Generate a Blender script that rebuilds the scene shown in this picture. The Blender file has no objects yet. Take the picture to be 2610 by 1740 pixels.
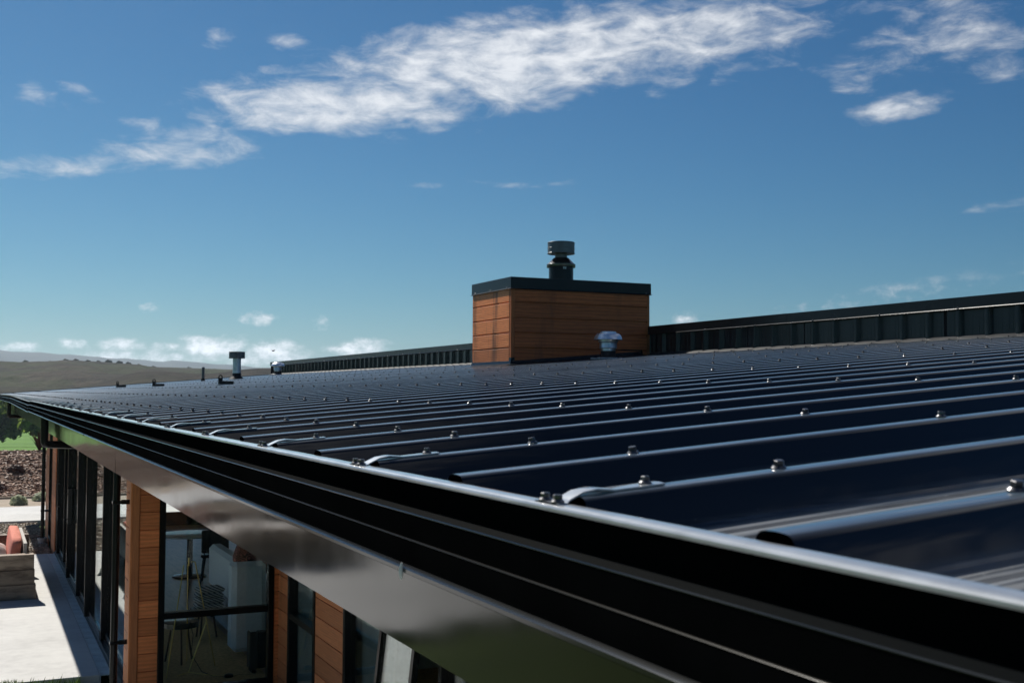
import bpy, math, random
from mathutils import Vector, Matrix, noise as mnoise
R = math.radians
rnd = random.Random(7)
scene = bpy.context.scene
C = scene.collection

# ------------------------------------------------------------------ camera
cam_d = bpy.data.cameras.new('camera')
cam = bpy.data.objects.new('camera', cam_d)
C.objects.link(cam)
rows = ((0.90480627, -0.42579950, 0.00451589), (-0.02307867, -0.03844621, 0.99899413), (0.42519759, 0.90400037, 0.04461326))
cam.matrix_world = Matrix(((rows[0][0], rows[1][0], -rows[2][0], 0.0),
                           (rows[0][1], rows[1][1], -rows[2][1], 0.0),
                           (rows[0][2], rows[1][2], -rows[2][2], 3.1), (0, 0, 0, 1)))
cam_d.sensor_width = 36.0
cam_d.lens = 40.0
cam_d.clip_start = 0.02
cam_d.clip_end = 30000
cam_d.dof.use_dof = True
cam_d.dof.focus_distance = 4.5
cam_d.dof.aperture_fstop = 15.0
scene.camera = cam

# ------------------------------------------------------------------ light and sky
SUN_EL, SUN_AZ = 44.6, -12.0          # azimuth from +Y towards +X
sd = Vector((math.sin(R(SUN_AZ)) * math.cos(R(SUN_EL)), math.cos(R(SUN_AZ)) * math.cos(R(SUN_EL)), math.sin(R(SUN_EL))))
sl = bpy.data.lights.new('sun', 'SUN')
sl.energy = 4.4
sl.angle = R(0.53)
sl.color = (1.0, 0.95, 0.87)
so = bpy.data.objects.new('sun', sl)
C.objects.link(so)
so.rotation_euler = (-sd).to_track_quat('-Z', 'Y').to_euler()

w = bpy.data.worlds.new('World')
scene.world = w
w.use_nodes = True
w.cycles.sampling_method = 'MANUAL'
w.cycles.sample_map_resolution = 256
wt = w.node_tree
for n in list(wt.nodes):
    wt.nodes.remove(n)


class NT:
    """tiny helper to write node trees"""
    def __init__(s, t):
        s.t = t

    def n(s, typ, **k):
        x = s.t.nodes.new(typ)
        for a, b in k.items():
            setattr(x, a, b)
        return x

    def put(s, sock, v):
        if hasattr(v, 'links') or isinstance(v, bpy.types.NodeSocket):
            s.t.links.new(v, sock)
        else:
            sock.default_value = v

    def m(s, op, a, b=None, c=None, clamp=False):
        x = s.n('ShaderNodeMath', operation=op)
        x.use_clamp = clamp
        s.put(x.inputs[0], a)
        if b is not None:
            s.put(x.inputs[1], b)
        if c is not None:
            s.put(x.inputs[2], c)
        return x.outputs[0]

    def mix(s, f, a, b, typ='MIX'):
        x = s.n('ShaderNodeMix', data_type='RGBA', blend_type=typ)
        s.put(x.inputs[0], f)
        s.put(x.inputs[6], a)
        s.put(x.inputs[7], b)
        return x.outputs[2]

    def sstep(s, v, lo, hi, a=0.0, b=1.0):
        x = s.n('ShaderNodeMapRange', interpolation_type='SMOOTHSTEP')
        s.put(x.inputs[0], v)
        for i, q in enumerate((lo, hi, a, b)):
            s.put(x.inputs[i + 1], q)
        return x.outputs[0]

    def comb(s, a, b, c):
        x = s.n('ShaderNodeCombineXYZ')
        for i, q in enumerate((a, b, c)):
            s.put(x.inputs[i], q)
        return x.outputs[0]

    def noise(s, vec, scale, detail=4, rough=0.5, dist=0.0):
        x = s.n('ShaderNodeTexNoise')
        if vec is not None:
            s.put(x.inputs['Vector'], vec)
        x.inputs['Scale'].default_value = scale
        x.inputs['Detail'].default_value = detail
        x.inputs['Roughness'].default_value = rough
        x.inputs['Distortion'].default_value = dist
        return x.outputs['Fac']

    def ramp(s, v, stops):
        x = s.n('ShaderNodeValToRGB')
        s.put(x.inputs[0], v)
        e = x.color_ramp.elements
        while len(e) > 1:
            e.remove(e[-1])
        e[0].position = stops[0][0]
        e[0].color = (*stops[0][1], 1)
        for p, c in stops[1:]:
            q = e.new(p)
            q.color = (*c, 1)
        return x.outputs[0]


W = NT(wt)
sky = W.n('ShaderNodeTexSky', sky_type='NISHITA')
sky.sun_disc = False
sky.sun_elevation = R(SUN_EL)
sky.sun_rotation = R(SUN_AZ)
sky.altitude = 300
sky.air_density = 1.0
sky.dust_density = 0.25
sky.ozone_density = 2.0
SKY_STRENGTH = 0.078
tc = W.n('ShaderNodeTexCoord')
sx = W.n('ShaderNodeSeparateXYZ')
wt.links.new(tc.outputs['Generated'], sx.inputs[0])
el = W.m('MULTIPLY', W.m('ARCSINE', sx.outputs[2]), 57.29578)
az = W.m('MULTIPLY', W.m('ARCTAN2', sx.outputs[0], sx.outputs[1]), 57.29578)
# cloud patches: azimuth, elevation, half length, half height (degrees), tilt, weight
CLOUDS = [(25.43, 16.4, 12.0, 2.5, .13, 1.25), (16.71, 14.1, 8.0, 1.6, .03, 1.15), (33.5, 17.5, 8.3, 2.4, .08, .85),
          (9.14, 11.77, 3.75, 1.09, .10, .74), (3.54, 10.41, 3.75, .67, .10, .68), (44.08, 13.5, 2.47, .71, .12, 1.0),
          (45.72, 16.9, 3.36, 1.88, .10, .5), (41.92, 15.19, 1.58, .89, -.2, .58), (2.53, 13.48, 1.19, .47, -.2, .50),
          (4.08, 13.89, .99, .36, -.1, .36), (10.57, 16.92, .99, .43, .3, .45), (13.77, 16.93, .89, .32, 0, .25),
          (13.63, 15.58, 1.19, .32, 0, .42), (48.8, 15.8, 1.78, 1.58, .2, .5), (7.12, 12.55, .99, .4, 0, .36),
          (25.65, 10.51, 2.17, .2, -.02, .36), (21.28, 10.31, 1.19, .18, 0, .38), (48.7, 8.68, 1.78, .28, .1, .2),
          (45.05, 5.0, 3.95, .32, .15, .14), (12.62, 3.56, .95, .4, 0, .8), (7.45, 3.99, .51, .24, 0, .55),
          (15.68, 3.39, .47, .36, 0, .5), (33.83, 3.64, .67, .43, 0, .8), (10.4, 2.2, 1.8, .72, 0, 1.25),
          (6.24, 2.15, 1.3, .38, 0, 1.05), (4.14, 2.18, .79, .28, 0, .75), (1.78, 1.99, 1.09, .28, .1, .75),
          (8.39, 2.11, .99, .28, 0, .8), (13.6, 1.95, 2.0, .62, 0, 1.2), (17.5, 2.11, 1.7, .50, 0, 1.1),
          (5.55, 1.58, 1.78, .4, 0, .8), (8.4, 1.52, 2.37, .43, 0, .7), (11.9, 1.56, 2.37, .47, 0, .75), (-9, 12, 6, 1.0, .1, .8),
          (66, 16, 9, 2.2, .1, .9), (32, 26.5, 17, 4.0, .1, 1.1), (62, 31, 16, 4.5, .1, 1.0), (-16, 31, 15, 4, .15, 1.0), (-48, 22, 13, 3.5, .2, 1.0),  # the higher ones here are unseen, added as fill light
          (150, 30, 24, 7, .1, 1.05), (-125, 27, 22, 6, -.1, 1.05), (178, 54, 34, 11, .1, 1.05), (95, 46, 28, 9, .1, 1.05), (-75, 48, 28, 9, -.1, 1.05), (10, 58, 34, 9, .1, 1.0)]  # unseen clouds overhead and behind the camera, added to brighten the shade
pos = W.comb(az, el, 0.0)
wn_ = W.n('ShaderNodeTexNoise')
wn_.inputs['Scale'].default_value = .22
wn_.inputs['Detail'].default_value = 2
mpw = W.n('ShaderNodeMapping')
mpw.inputs['Scale'].default_value = (1, 2.2, 1)
wt.links.new(pos, mpw.inputs[0])
wt.links.new(mpw.outputs[0], wn_.inputs['Vector'])
warp = W.m('MULTIPLY', W.m('SUBTRACT', wn_.outputs['Fac'], .5), 2.4)
posw = W.comb(W.m('MULTIPLY_ADD', warp, 1.3, az), W.m('MULTIPLY_ADD', warp, .45, el), 0.0)
big = None
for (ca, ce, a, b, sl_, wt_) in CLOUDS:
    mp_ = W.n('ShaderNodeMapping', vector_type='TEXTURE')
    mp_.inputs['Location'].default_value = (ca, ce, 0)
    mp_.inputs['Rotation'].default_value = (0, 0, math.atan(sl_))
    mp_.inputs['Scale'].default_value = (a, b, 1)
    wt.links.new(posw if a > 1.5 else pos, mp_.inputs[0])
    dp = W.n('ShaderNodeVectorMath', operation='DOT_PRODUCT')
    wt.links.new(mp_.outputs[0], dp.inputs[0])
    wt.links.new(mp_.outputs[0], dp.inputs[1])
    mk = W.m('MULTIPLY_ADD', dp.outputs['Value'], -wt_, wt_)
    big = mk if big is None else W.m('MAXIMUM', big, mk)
big = W.m('MAXIMUM', big, -1.0)
mps = W.n('ShaderNodeMapping')
mps.inputs['Rotation'].default_value = (0, 0, -.10)
mps.inputs['Scale'].default_value = (1, 2.5, 1)
wt.links.new(pos, mps.inputs[0])
sv = mps.outputs[0]
n1a = W.noise(sv, 0.40, 8, .64, .35)
mpc = W.n('ShaderNodeMapping')
mpc.inputs['Scale'].default_value = (1, 1.5, 1)
wt.links.new(pos, mpc.inputs[0])
n1b = W.noise(mpc.outputs[0], 1.5, 5, .62, .1)
lo_ = W.sstep(el, 4.3, 6.5)
n1 = W.m('ADD', W.m('MULTIPLY', n1a, lo_), W.m('MULTIPLY', n1b, W.m('SUBTRACT', 1.0, lo_)))
n2 = W.noise(sv, 0.8, 2, .5, .3)
dens = W.m('ADD', big, W.m('ADD', W.m('MULTIPLY', W.m('SUBTRACT', n1, .5), 2.9), W.m('MULTIPLY', W.m('SUBTRACT', n2, .5), .5)))
alpha = W.sstep(dens, -0.15, 1.65)
# the photograph's deep, polarised-looking blue: a tone curve on the whole sky
sc_ = W.n('ShaderNodeSeparateColor')
wt.links.new(sky.outputs[0], sc_.inputs[0])
GR = ((1.66, .375), (1.26, .52), (1.05, .58))
ch_ = [W.m('MULTIPLY', W.m('POWER', W.m('MULTIPLY', sc_.outputs[i], SKY_STRENGTH), GR[i][0]), GR[i][1] / SKY_STRENGTH) for i in range(3)]
cc_ = W.n('ShaderNodeCombineColor')
for i in range(3):
    wt.links.new(ch_[i], cc_.inputs[i])
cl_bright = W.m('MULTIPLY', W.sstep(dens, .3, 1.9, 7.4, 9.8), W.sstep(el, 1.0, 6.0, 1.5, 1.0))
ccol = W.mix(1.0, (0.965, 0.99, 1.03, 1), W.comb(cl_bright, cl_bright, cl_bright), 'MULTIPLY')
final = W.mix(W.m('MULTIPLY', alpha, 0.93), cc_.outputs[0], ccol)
bg = W.n('ShaderNodeBackground')
wt.links.new(final, bg.inputs[0])
bg.inputs[1].default_value = SKY_STRENGTH
wo = W.n('ShaderNodeOutputWorld')
wt.links.new(bg.outputs[0], wo.inputs[0])

vs = scene.view_settings
vs.view_transform = 'Standard'
vs.look = 'None'
vs.exposure = 0.30
vs.gamma = 1.0
scene.cycles.use_denoising = True
scene.cycles.max_bounces = 7
scene.cycles.diffuse_bounces = 4
scene.cycles.glossy_bounces = 3
scene.cycles.transparent_max_bounces = 16
scene.cycles.sample_clamp_indirect = 6.0
scene.cycles.volume_bounces = 0
scene.cycles.caustics_reflective = False
scene.cycles.caustics_refractive = False


# ------------------------------------------------------------------ mesh helpers
class MB:
    def __init__(s):
        s.v, s.f = [], []

    def box(s, x0, x1, y0, y1, z0, z1, bev=0.0):
        if bev > 0:
            return s.bbox(x0, x1, y0, y1, z0, z1, bev)
        b = len(s.v)
        s.v += [(x0, y0, z0), (x1, y0, z0), (x1, y1, z0), (x0, y1, z0), (x0, y0, z1), (x1, y0, z1), (x1, y1, z1), (x0, y1, z1)]
        s.f += [tuple(b + i for i in q) for q in ((0, 3, 2, 1), (4, 5, 6, 7), (0, 1, 5, 4), (1, 2, 6, 5), (2, 3, 7, 6), (3, 0, 4, 7))]
        return s

    def bbox(s, x0, x1, y0, y1, z0, z1, c):
        """box with chamfered edges"""
        b = len(s.v)
        idx = {}
        for ix, X in enumerate((x0, x1)):
            for iy, Y in enumerate((y0, y1)):
                for iz, Z in enumerate((z0, z1)):
                    sx_, sy_, sz_ = (1, -1)[ix], (1, -1)[iy], (1, -1)[iz]
                    for a in range(3):
                        p = [X + sx_ * c, Y + sy_ * c, Z + sz_ * c]
                        p[a] = (X, Y, Z)[a]
                        idx[(ix, iy, iz, a)] = len(s.v)
                        s.v.append(tuple(p))
        I = lambda *k: idx[k]
        F = []
        for a in range(3):
            o = [k for k in range(3) if k != a]
            for e in (0, 1):
                q = []
                for (p, r) in ((0, 0), (1, 0), (1, 1), (0, 1)):
                    k = [0, 0, 0]
                    k[a] = e
                    k[o[0]] = p
                    k[o[1]] = r
                    q.append(I(*k, a))
                F.append(q)
        for a in range(3):
            o = [k for k in range(3) if k != a]
            for p in (0, 1):
                for r in (0, 1):
                    k0 = [0, 0, 0]; k0[o[0]] = p; k0[o[1]] = r
                    k1 = list(k0); k1[a] = 1
                    F.append([I(*k0, o[0]), I(*k1, o[0]), I(*k1, o[1]), I(*k0, o[1])])
        for ix in (0, 1):
            for iy in (0, 1):
                for iz in (0, 1):
                    F.append([I(ix, iy, iz, 0), I(ix, iy, iz, 1), I(ix, iy, iz, 2)])
        cx, cy, cz = (x0 + x1) / 2, (y0 + y1) / 2, (z0 + z1) / 2
        for q in F:
            P = [Vector(s.v[i]) for i in q]
            n = (P[1] - P[0]).cross(P[2] - P[0])
            m = sum(P, Vector()) / len(P) - Vector((cx, cy, cz))
            s.f.append(tuple(q) if n.dot(m) > 0 else tuple(reversed(q)))
        return s

    def grid(s, rows_, closed=False):
        """rows_: list of equally long point lists"""
        b = len(s.v)
        m = len(rows_[0])
        for r in rows_:
            s.v += [tuple(p) for p in r]
        for i in range(len(rows_) - 1):
            for j in range(m if closed else m - 1):
                k = (j + 1) % m
                s.f.append((b + i * m + j, b + i * m + k, b + (i + 1) * m + k, b + (i + 1) * m + j))
        return s

    def lathe(s, prof, cx=0, cy=0, z0=0, seg=24, cap=True):
        rows_ = []
        for r, z in prof:
            rows_.append([(cx + r * math.cos(2 * math.pi * i / seg), cy + r * math.sin(2 * math.pi * i / seg), z0 + z) for i in range(seg)])
        b = len(s.v)
        s.grid(rows_, True)
        if cap:
            s.f.append(tuple(b + i for i in reversed(range(seg))))
            e = b + (len(prof) - 1) * seg
            s.f.append(tuple(e + i for i in range(seg)))
        return s

    def tube(s, path, rad, seg=8, cap=True):
        P = [Vector(p) for p in path]
        rr = rad if isinstance(rad, (list, tuple)) else [rad] * len(P)
        rows_ = []
        prev = None
        for i, p in enumerate(P):
            d = (P[min(i + 1, len(P) - 1)] - P[max(i - 1, 0)]).normalized()
            up = Vector((0, 0, 1)) if abs(d.z) < .9 else Vector((1, 0, 0))
            a = d.cross(up).normalized() if prev is None else (prev - d * prev.dot(d)).normalized()
            prev = a
            c = d.cross(a)
            rows_.append([p + (a * math.cos(2 * math.pi * j / seg) + c * math.sin(2 * math.pi * j / seg)) * rr[i] for j in range(seg)])
        b = len(s.v)
        s.grid(rows_, True)
        if cap:
            s.f.append(tuple(b + i for i in range(seg)))
            e = b + (len(P) - 1) * seg
            s.f.append(tuple(e + i for i in reversed(range(seg))))
        return s

    def prism(s, prof, axis, a0, a1, closed=True):
        """extrude a 2D outline along an axis: 'Y' -> prof is (x,z); 'X' -> (y,z); 'Z' -> (x,y)"""
        def P(q, t):
            return {'Y': (q[0], t, q[1]), 'X': (t, q[0], q[1]), 'Z': (q[0], q[1], t)}[axis]
        b = len(s.v)
        m = len(prof)
        s.grid([[P(q, a0) for q in prof], [P(q, a1) for q in prof]], closed)
        if closed:
            s.f.append(tuple(b + i for i in reversed(range(m))))
            s.f.append(tuple(b + m + i for i in range(m)))
        return s

    def mesh(s, name, sharp=35):
        me = bpy.data.meshes.new(name)
        me.from_pydata(s.v, [], s.f)
        me.update()
        if sharp is not None:
            me.shade_smooth()
            me.set_sharp_from_angle(angle=R(sharp))
        return me

    def build(s, name, mat, parent=None, sharp=35):
        return obj(name, s.mesh(name, sharp), mat, parent)


def obj(name, me, mat, parent=None):
    if mat is not None and not me.materials:
        me.materials.append(mat)
    o = bpy.data.objects.new(name, me)
    C.objects.link(o)
    o.parent = parent
    return o


def empty(name, loc=(0, 0, 0), parent=None):
    o = bpy.data.objects.new(name, None)
    C.objects.link(o)
    o.location = loc
    o.empty_display_size = .1
    o.parent = parent
    return o


def tag(o, label=None, cat=None, group=None, kind=None):
    if label: o['label'] = label
    if cat: o['category'] = cat
    if group: o['group'] = group
    if kind: o['kind'] = kind
    return o


def copy_tree(o, parent=None):
    c = o.copy()
    C.objects.link(c)
    c.parent = parent
    for ch in list(o.children):
        copy_tree(ch, c)
    return c


# ------------------------------------------------------------------ materials
MATS = {}


def base(name):
    m = bpy.data.materials.new(name)
    m.use_nodes = True
    t = m.node_tree
    bs = next(n for n in t.nodes if n.type == 'BSDF_PRINCIPLED')
    MATS[name] = m
    return m, NT(t), bs


def simple(name, col, rough=.5, metal=0.0, spec=.5, var=.0, vscale=6.0, bump=0.0, bscale=40.0, stretch=(1, 1, 1), detail=5, coat=0.0):
    m, N, b = base(name)
    tcn = N.n('ShaderNodeTexCoord')
    mp = N.n('ShaderNodeMapping')
    mp.inputs['Scale'].default_value = stretch
    N.t.links.new(tcn.outputs['Object'], mp.inputs[0])
    v = mp.outputs[0]
    if var > 0:
        f = N.noise(v, vscale, detail, .6)
        lo = tuple(max(0, c * (1 - var)) for c in col)
        hi = tuple(c * (1 + var) for c in col)
        N.put(b.inputs['Base Color'], N.ramp(f, [(.3, lo), (.7, hi)]))
    else:
        b.inputs['Base Color'].default_value = (*col, 1)
    b.inputs['Roughness'].default_value = rough
    b.inputs['Metallic'].default_value = metal
    b.inputs['Specular IOR Level'].default_value = spec
    b.inputs['Coat Weight'].default_value = coat
    if bump > 0:
        bn = N.n('ShaderNodeBump')
        bn.inputs['Strength'].default_value = 1.0
        bn.inputs['Distance'].default_value = bump
        N.put(bn.inputs['Height'], N.noise(v, bscale, 5, .6))
        N.t.links.new(bn.outputs[0], b.inputs['Normal'])
    return m


# dark navy roof paint with dust lying in the pans
def roof_material():
    m, N, b = base('roof_paint')
    tcn = N.n('ShaderNodeTexCoord')
    g = N.n('ShaderNodeNewGeometry')
    sp = N.n('ShaderNodeSeparateXYZ')
    N.t.links.new(g.outputs['Position'], sp.inputs[0])
    oi = N.n('ShaderNodeObjectInfo')
    mp = N.n('ShaderNodeMapping')
    mp.inputs['Scale'].default_value = (1.2, 22, 22)
    N.t.links.new(g.outputs['Position'], mp.inputs[0])
    streak = N.noise(mp.outputs[0], 1.6, 8, .7)
    patch = N.noise(g.outputs['Position'], 1.1, 5, .6)
    # height above the crest plane tells pan from rib
    hgt = N.m('SUBTRACT', sp.outputs[2], N.m('ADD', N.m('MULTIPLY', sp.outputs[0], .08142), 2.9566))
    pan = N.sstep(hgt, -.040, -.030, 1.0, 0.0)
    near = N.sstep(sp.outputs[1], .7, 1.6, 1.0, .22)
    dust = N.m('MULTIPLY', N.m('MULTIPLY', pan, near), N.sstep(N.m('ADD', N.m('MULTIPLY', streak, .8), N.m('MULTIPLY', patch, .3)), .44, .66))
    speck = N.sstep(N.noise(g.outputs['Position'], 75, 2, .6), .66, .74)
    dust = N.m('MAXIMUM', N.m('MULTIPLY', dust, .75), N.m('MULTIPLY', N.m('MULTIPLY', pan, near), speck))
    dust2 = dust
    col = N.mix(dust2, N.mix(oi.outputs['Random'], (.0038, .0042, .0045, 1), (.0062, .0068, .0072, 1)), (.23, .235, .235, 1))
    N.put(b.inputs['Base Color'], col)
    N.put(b.inputs['Roughness'], N.m('ADD', N.m('ADD', .30, N.m('MULTIPLY', dust2, .4)), N.m('MULTIPLY', patch, .14)))
    b.inputs['Specular IOR Level'].default_value = .14
    N.put(b.inputs['Coat Weight'], N.m('SUBTRACT', 1.0, N.m('MULTIPLY', dust2, .9)))
    b.inputs['Coat Roughness'].default_value = .06
    b.inputs['Coat IOR'].default_value = 1.5
    N.put(b.inputs['Sheen Weight'], N.sstep(N.m('ADD', N.m('MULTIPLY', patch, .6), N.m('MULTIPLY', streak, .4)), .32, .68, .34, .80))
    vr = N.m('MULTIPLY_ADD', oi.outputs['Random'], .5, .75)
    b.inputs['Sheen Roughness'].default_value = .30
    b.inputs['Sheen Tint'].default_value = (.80, .90, 1.0, 1)
    bn = N.n('ShaderNodeBump')
    bn.inputs['Distance'].default_value = .0016
    mp2 = N.n('ShaderNodeMapping')
    mp2.inputs['Scale'].default_value = (1.0, 3.0, 1.0)
    N.t.links.new(g.outputs['Position'], mp2.inputs[0])
    N.put(bn.inputs['Height'], N.noise(mp2.outputs[0], 3.0, 2, .5))
    N.t.links.new(bn.outputs[0], b.inputs['Normal'])
    N.t.links.new(bn.outputs[0], b.inputs['Coat Normal'])
    return m


def fascia_material():
    m, N, b = base('fascia_paint')
    g = N.n('ShaderNodeNewGeometry')
    mp = N.n('ShaderNodeMapping')
    mp.inputs['Scale'].default_value = (1, .55, 1.6)
    N.t.links.new(g.outputs['Position'], mp.inputs[0])
    b.inputs['Base Color'].default_value = (.020, .0175, .013, 1)
    N.put(b.inputs['Roughness'], N.sstep(N.noise(g.outputs['Position'], 3.0, 6, .6), .3, .7, .07, .13))
    b.inputs['Specular IOR Level'].default_value = .48
    b.inputs['Coat Weight'].default_value = .0
    b.inputs['Coat Roughness'].default_value = .05
    bn = N.n('ShaderNodeBump')
    bn.inputs['Distance'].default_value = .0045
    N.put(bn.inputs['Height'], N.noise(mp.outputs[0], 1.7, 2, .4))
    N.t.links.new(bn.outputs[0], b.inputs['Normal'])
    N.t.links.new(bn.outputs[0], b.inputs['Coat Normal'])
    return m


def cedar_material(name, col, dark, along, across=14, weather=(.58, .80, .45), tone0=.74, tone1=.46):
    """oiled cedar; along = axis of the grain"""
    m, N, b = base(name)
    tcn = N.n('ShaderNodeTexCoord')
    oi = N.n('ShaderNodeObjectInfo')
    off = N.comb(N.m('MULTIPLY', oi.outputs['Random'], 37.0), N.m('MULTIPLY', oi.outputs['Random'], 91.0), N.m('MULTIPLY', oi.outputs['Random'], 53.0))
    va = N.n('ShaderNodeVectorMath', operation='ADD')
    N.t.links.new(tcn.outputs['Object'], va.inputs[0])
    N.t.links.new(off, va.inputs[1])
    mp = N.n('ShaderNodeMapping')
    mp.inputs['Scale'].default_value = {'X': (1.4, across, across), 'Y': (across, 1.4, across), 'Z': (across, across, 1.4)}[along]
    N.t.links.new(va.outputs[0], mp.inputs[0])
    grain = N.noise(mp.outputs[0], 3.2, 8, .65, 1.1)
    wv = N.n('ShaderNodeTexWave', wave_type='RINGS')
    wv.inputs['Scale'].default_value = 1.1
    wv.inputs['Distortion'].default_value = 6.0
    wv.inputs['Detail'].default_value = 3
    N.t.links.new(mp.outputs[0], wv.inputs['Vector'])
    fac = N.m('ADD', N.m('MULTIPLY', grain, .75), N.m('MULTIPLY', wv.outputs['Fac'], .22))
    c1 = N.ramp(fac, [(.28, dark), (.55, col), (.85, tuple(min(1, c * 1.35) for c in col))])
    tone = N.m('ADD', tone0, N.m('MULTIPLY', oi.outputs['Random'], tone1))
    c2 = N.mix(1.0, c1, N.comb(tone, tone, tone), 'MULTIPLY')
    gp_ = N.n('ShaderNodeNewGeometry')
    mps_ = N.n('ShaderNodeMapping')
    mps_.inputs['Scale'].default_value = (2.2, 2.2, .30)
    N.t.links.new(gp_.outputs['Position'], mps_.inputs[0])
    stain = N.noise(mps_.outputs[0], 1.7, 5, .62)
    c3 = N.mix(N.sstep(stain, weather[0], weather[1], 0, weather[2]), c2, (.07, .035, .02, 1))
    N.put(b.inputs['Base Color'], c3)
    b.inputs['Roughness'].default_value = .55
    b.inputs['Specular IOR Level'].default_value = .3
    bn = N.n('ShaderNodeBump')
    bn.inputs['Distance'].default_value = .0025
    N.put(bn.inputs['Height'], fac)
    N.t.links.new(bn.outputs[0], b.inputs['Normal'])
    return m


def glass_material(name, tint=(.80, .88, .88), refl=1.0):
    m = bpy.data.materials.new(name)
    m.use_nodes = True
    t = m.node_tree
    N = NT(t)
    for n in list(t.nodes):
        t.nodes.remove(n)
    tr = N.n('ShaderNodeBsdfTransparent')
    tr.inputs[0].default_value = (*tint, 1)
    gl = N.n('ShaderNodeBsdfGlossy')
    gl.inputs['Roughness'].default_value = .0
    gl.inputs['Color'].default_value = (.95, 1, 1, 1)
    fr = N.n('ShaderNodeFresnel')
    fr.inputs[0].default_value = 1.52
    f = N.m('MULTIPLY', fr.outputs[0], .8 * refl, clamp=True)
    mx = N.n('ShaderNodeMixShader')
    N.put(mx.inputs[0], f)
    t.links.new(tr.outputs[0], mx.inputs[1])
    t.links.new(gl.outputs[0], mx.inputs[2])
    out = N.n('ShaderNodeOutputMaterial')
    t.links.new(mx.outputs[0], out.inputs[0])
    return m


def ground_material(name, stops, scale, bump=.02, bscale=8, rough=.9, stretch=(1, 1, 1)):
    m, N, b = base(name)
    g = N.n('ShaderNodeNewGeometry')
    mp = N.n('ShaderNodeMapping')
    mp.inputs['Scale'].default_value = stretch
    N.t.links.new(g.outputs['Position'], mp.inputs[0])
    f = N.m('ADD', N.m('MULTIPLY', N.noise(mp.outputs[0], scale, 8, .62), .6), N.m('MULTIPLY', N.noise(mp.outputs[0], scale * 9, 5, .6), .4))
    N.put(b.inputs['Base Color'], N.ramp(f, stops))
    b.inputs['Roughness'].default_value = rough
    b.inputs['Specular IOR Level'].default_value = .2
    if bump:
        bn = N.n('ShaderNodeBump')
        bn.inputs['Distance'].default_value = bump
        N.put(bn.inputs['Height'], N.noise(g.outputs['Position'], bscale, 8, .65))
        N.t.links.new(bn.outputs[0], b.inputs['Normal'])
    return m


def leaf_material(name, a, b_, trans=.35):
    m, N, b = base(name)
    oi = N.n('ShaderNodeNewGeometry')
    f = N.noise(oi.outputs['Position'], 1.3, 3, .6)
    f2 = N.m('ADD', N.m('MULTIPLY', f, .6), N.m('MULTIPLY', oi.outputs['Random Per Island'], .4))
    N.put(b.inputs['Base Color'], N.ramp(f2, [(.25, a), (.75, b_)]))
    b.inputs['Roughness'].default_value = .6
    b.inputs['Specular IOR Level'].default_value = .25
    tl = N.n('ShaderNodeBsdfTranslucent')
    N.put(tl.inputs[0], N.ramp(f2, [(.25, a), (.75, b_)]))
    mx = N.n('ShaderNodeMixShader')
    mx.inputs[0].default_value = trans
    out = next(n for n in N.t.nodes if n.type == 'OUTPUT_MATERIAL')
    N.t.links.new(b.outputs[0], mx.inputs[1])
    N.t.links.new(tl.outputs[0], mx.inputs[2])
    N.t.links.new(mx.outputs[0], out.inputs[0])
    return m


def pattern_material():
    m, N, b = base('swirl_fabric')
    tcn = N.n('ShaderNodeTexCoord')
    vo = N.n('ShaderNodeTexVoronoi')
    vo.inputs['Scale'].default_value = 14
    N.t.links.new(tcn.outputs['Object'], vo.inputs['Vector'])
    s = N.m('SINE', N.m('MULTIPLY', vo.outputs['Distance'], 26.0))
    N.put(b.inputs['Base Color'], N.mix(N.sstep(s, -.1, .25), (.012, .010, .012, 1), (.36, .13, .11, 1)))
    b.inputs['Roughness'].default_value = .85
    return m


def stripe_material():
    m, N, b = base('woven_blanket')
    tcn = N.n('ShaderNodeTexCoord')
    sp = N.n('ShaderNodeSeparateXYZ')
    N.t.links.new(tcn.outputs['Object'], sp.inputs[0])
    s = N.m('SINE', N.m('MULTIPLY', N.m('ADD', sp.outputs[0], N.m('MULTIPLY', sp.outputs[2], 2.2)), 95.0))
    n = N.noise(tcn.outputs['Object'], 50, 4, .6)
    N.put(b.inputs['Base Color'], N.mix(N.sstep(N.m('ADD', s, N.m('MULTIPLY', n, 1.2)), .2, .8), (.09, .10, .11, 1), (.50, .50, .48, 1)))
    b.inputs['Roughness'].default_value = .9
    return m


roof_m = roof_material()
fascia_m = fascia_material()
gutter_m = simple('gutter_paint', (.0030, .0032, .0034), .6, spec=.0, var=.25, vscale=5)
trim_m = simple('trim_paint', (.006, .0085, .011), .24, spec=.22, var=.25, vscale=3)
clad_m = simple('cladding_paint', (.005, .009, .013), .25, spec=.42, var=.2, vscale=2)
frame_m = simple('frame_paint', (.005, .0055, .0065), .25, spec=.22)
cedar_h = cedar_material('cedar_along_x', (.70, .24, .085), (.54, .17, .058), 'X')
cedar_y = cedar_material('cedar_along_y', (.72, .26, .10), (.56, .185, .07), 'Y')
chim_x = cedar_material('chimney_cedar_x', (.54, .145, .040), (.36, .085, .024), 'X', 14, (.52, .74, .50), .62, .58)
chim_sunlit_y = cedar_material('chimney_cedar_sunlit_y', (.90, .30, .10), (.62, .185, .058), 'Y', 14, (.50, .68, .75), .66, .56)  # west boards coloured brighter to carry the grazing sun on that face
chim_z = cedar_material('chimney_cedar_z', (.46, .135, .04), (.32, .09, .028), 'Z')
cedar_z = cedar_material('cedar_upright', (.60, .23, .09), (.46, .165, .062), 'Z')
joint_m = simple('wall_wrap', (.010, .008, .007), .9)
galv_m = simple('galvanised', (.60, .63, .65), .38, metal=.85, var=.25, vscale=9)
galvd_m = simple('galvanised_dull', (.13, .135, .14), .42, metal=.75, var=.3, vscale=7, stretch=(1, 1, .4))
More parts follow.
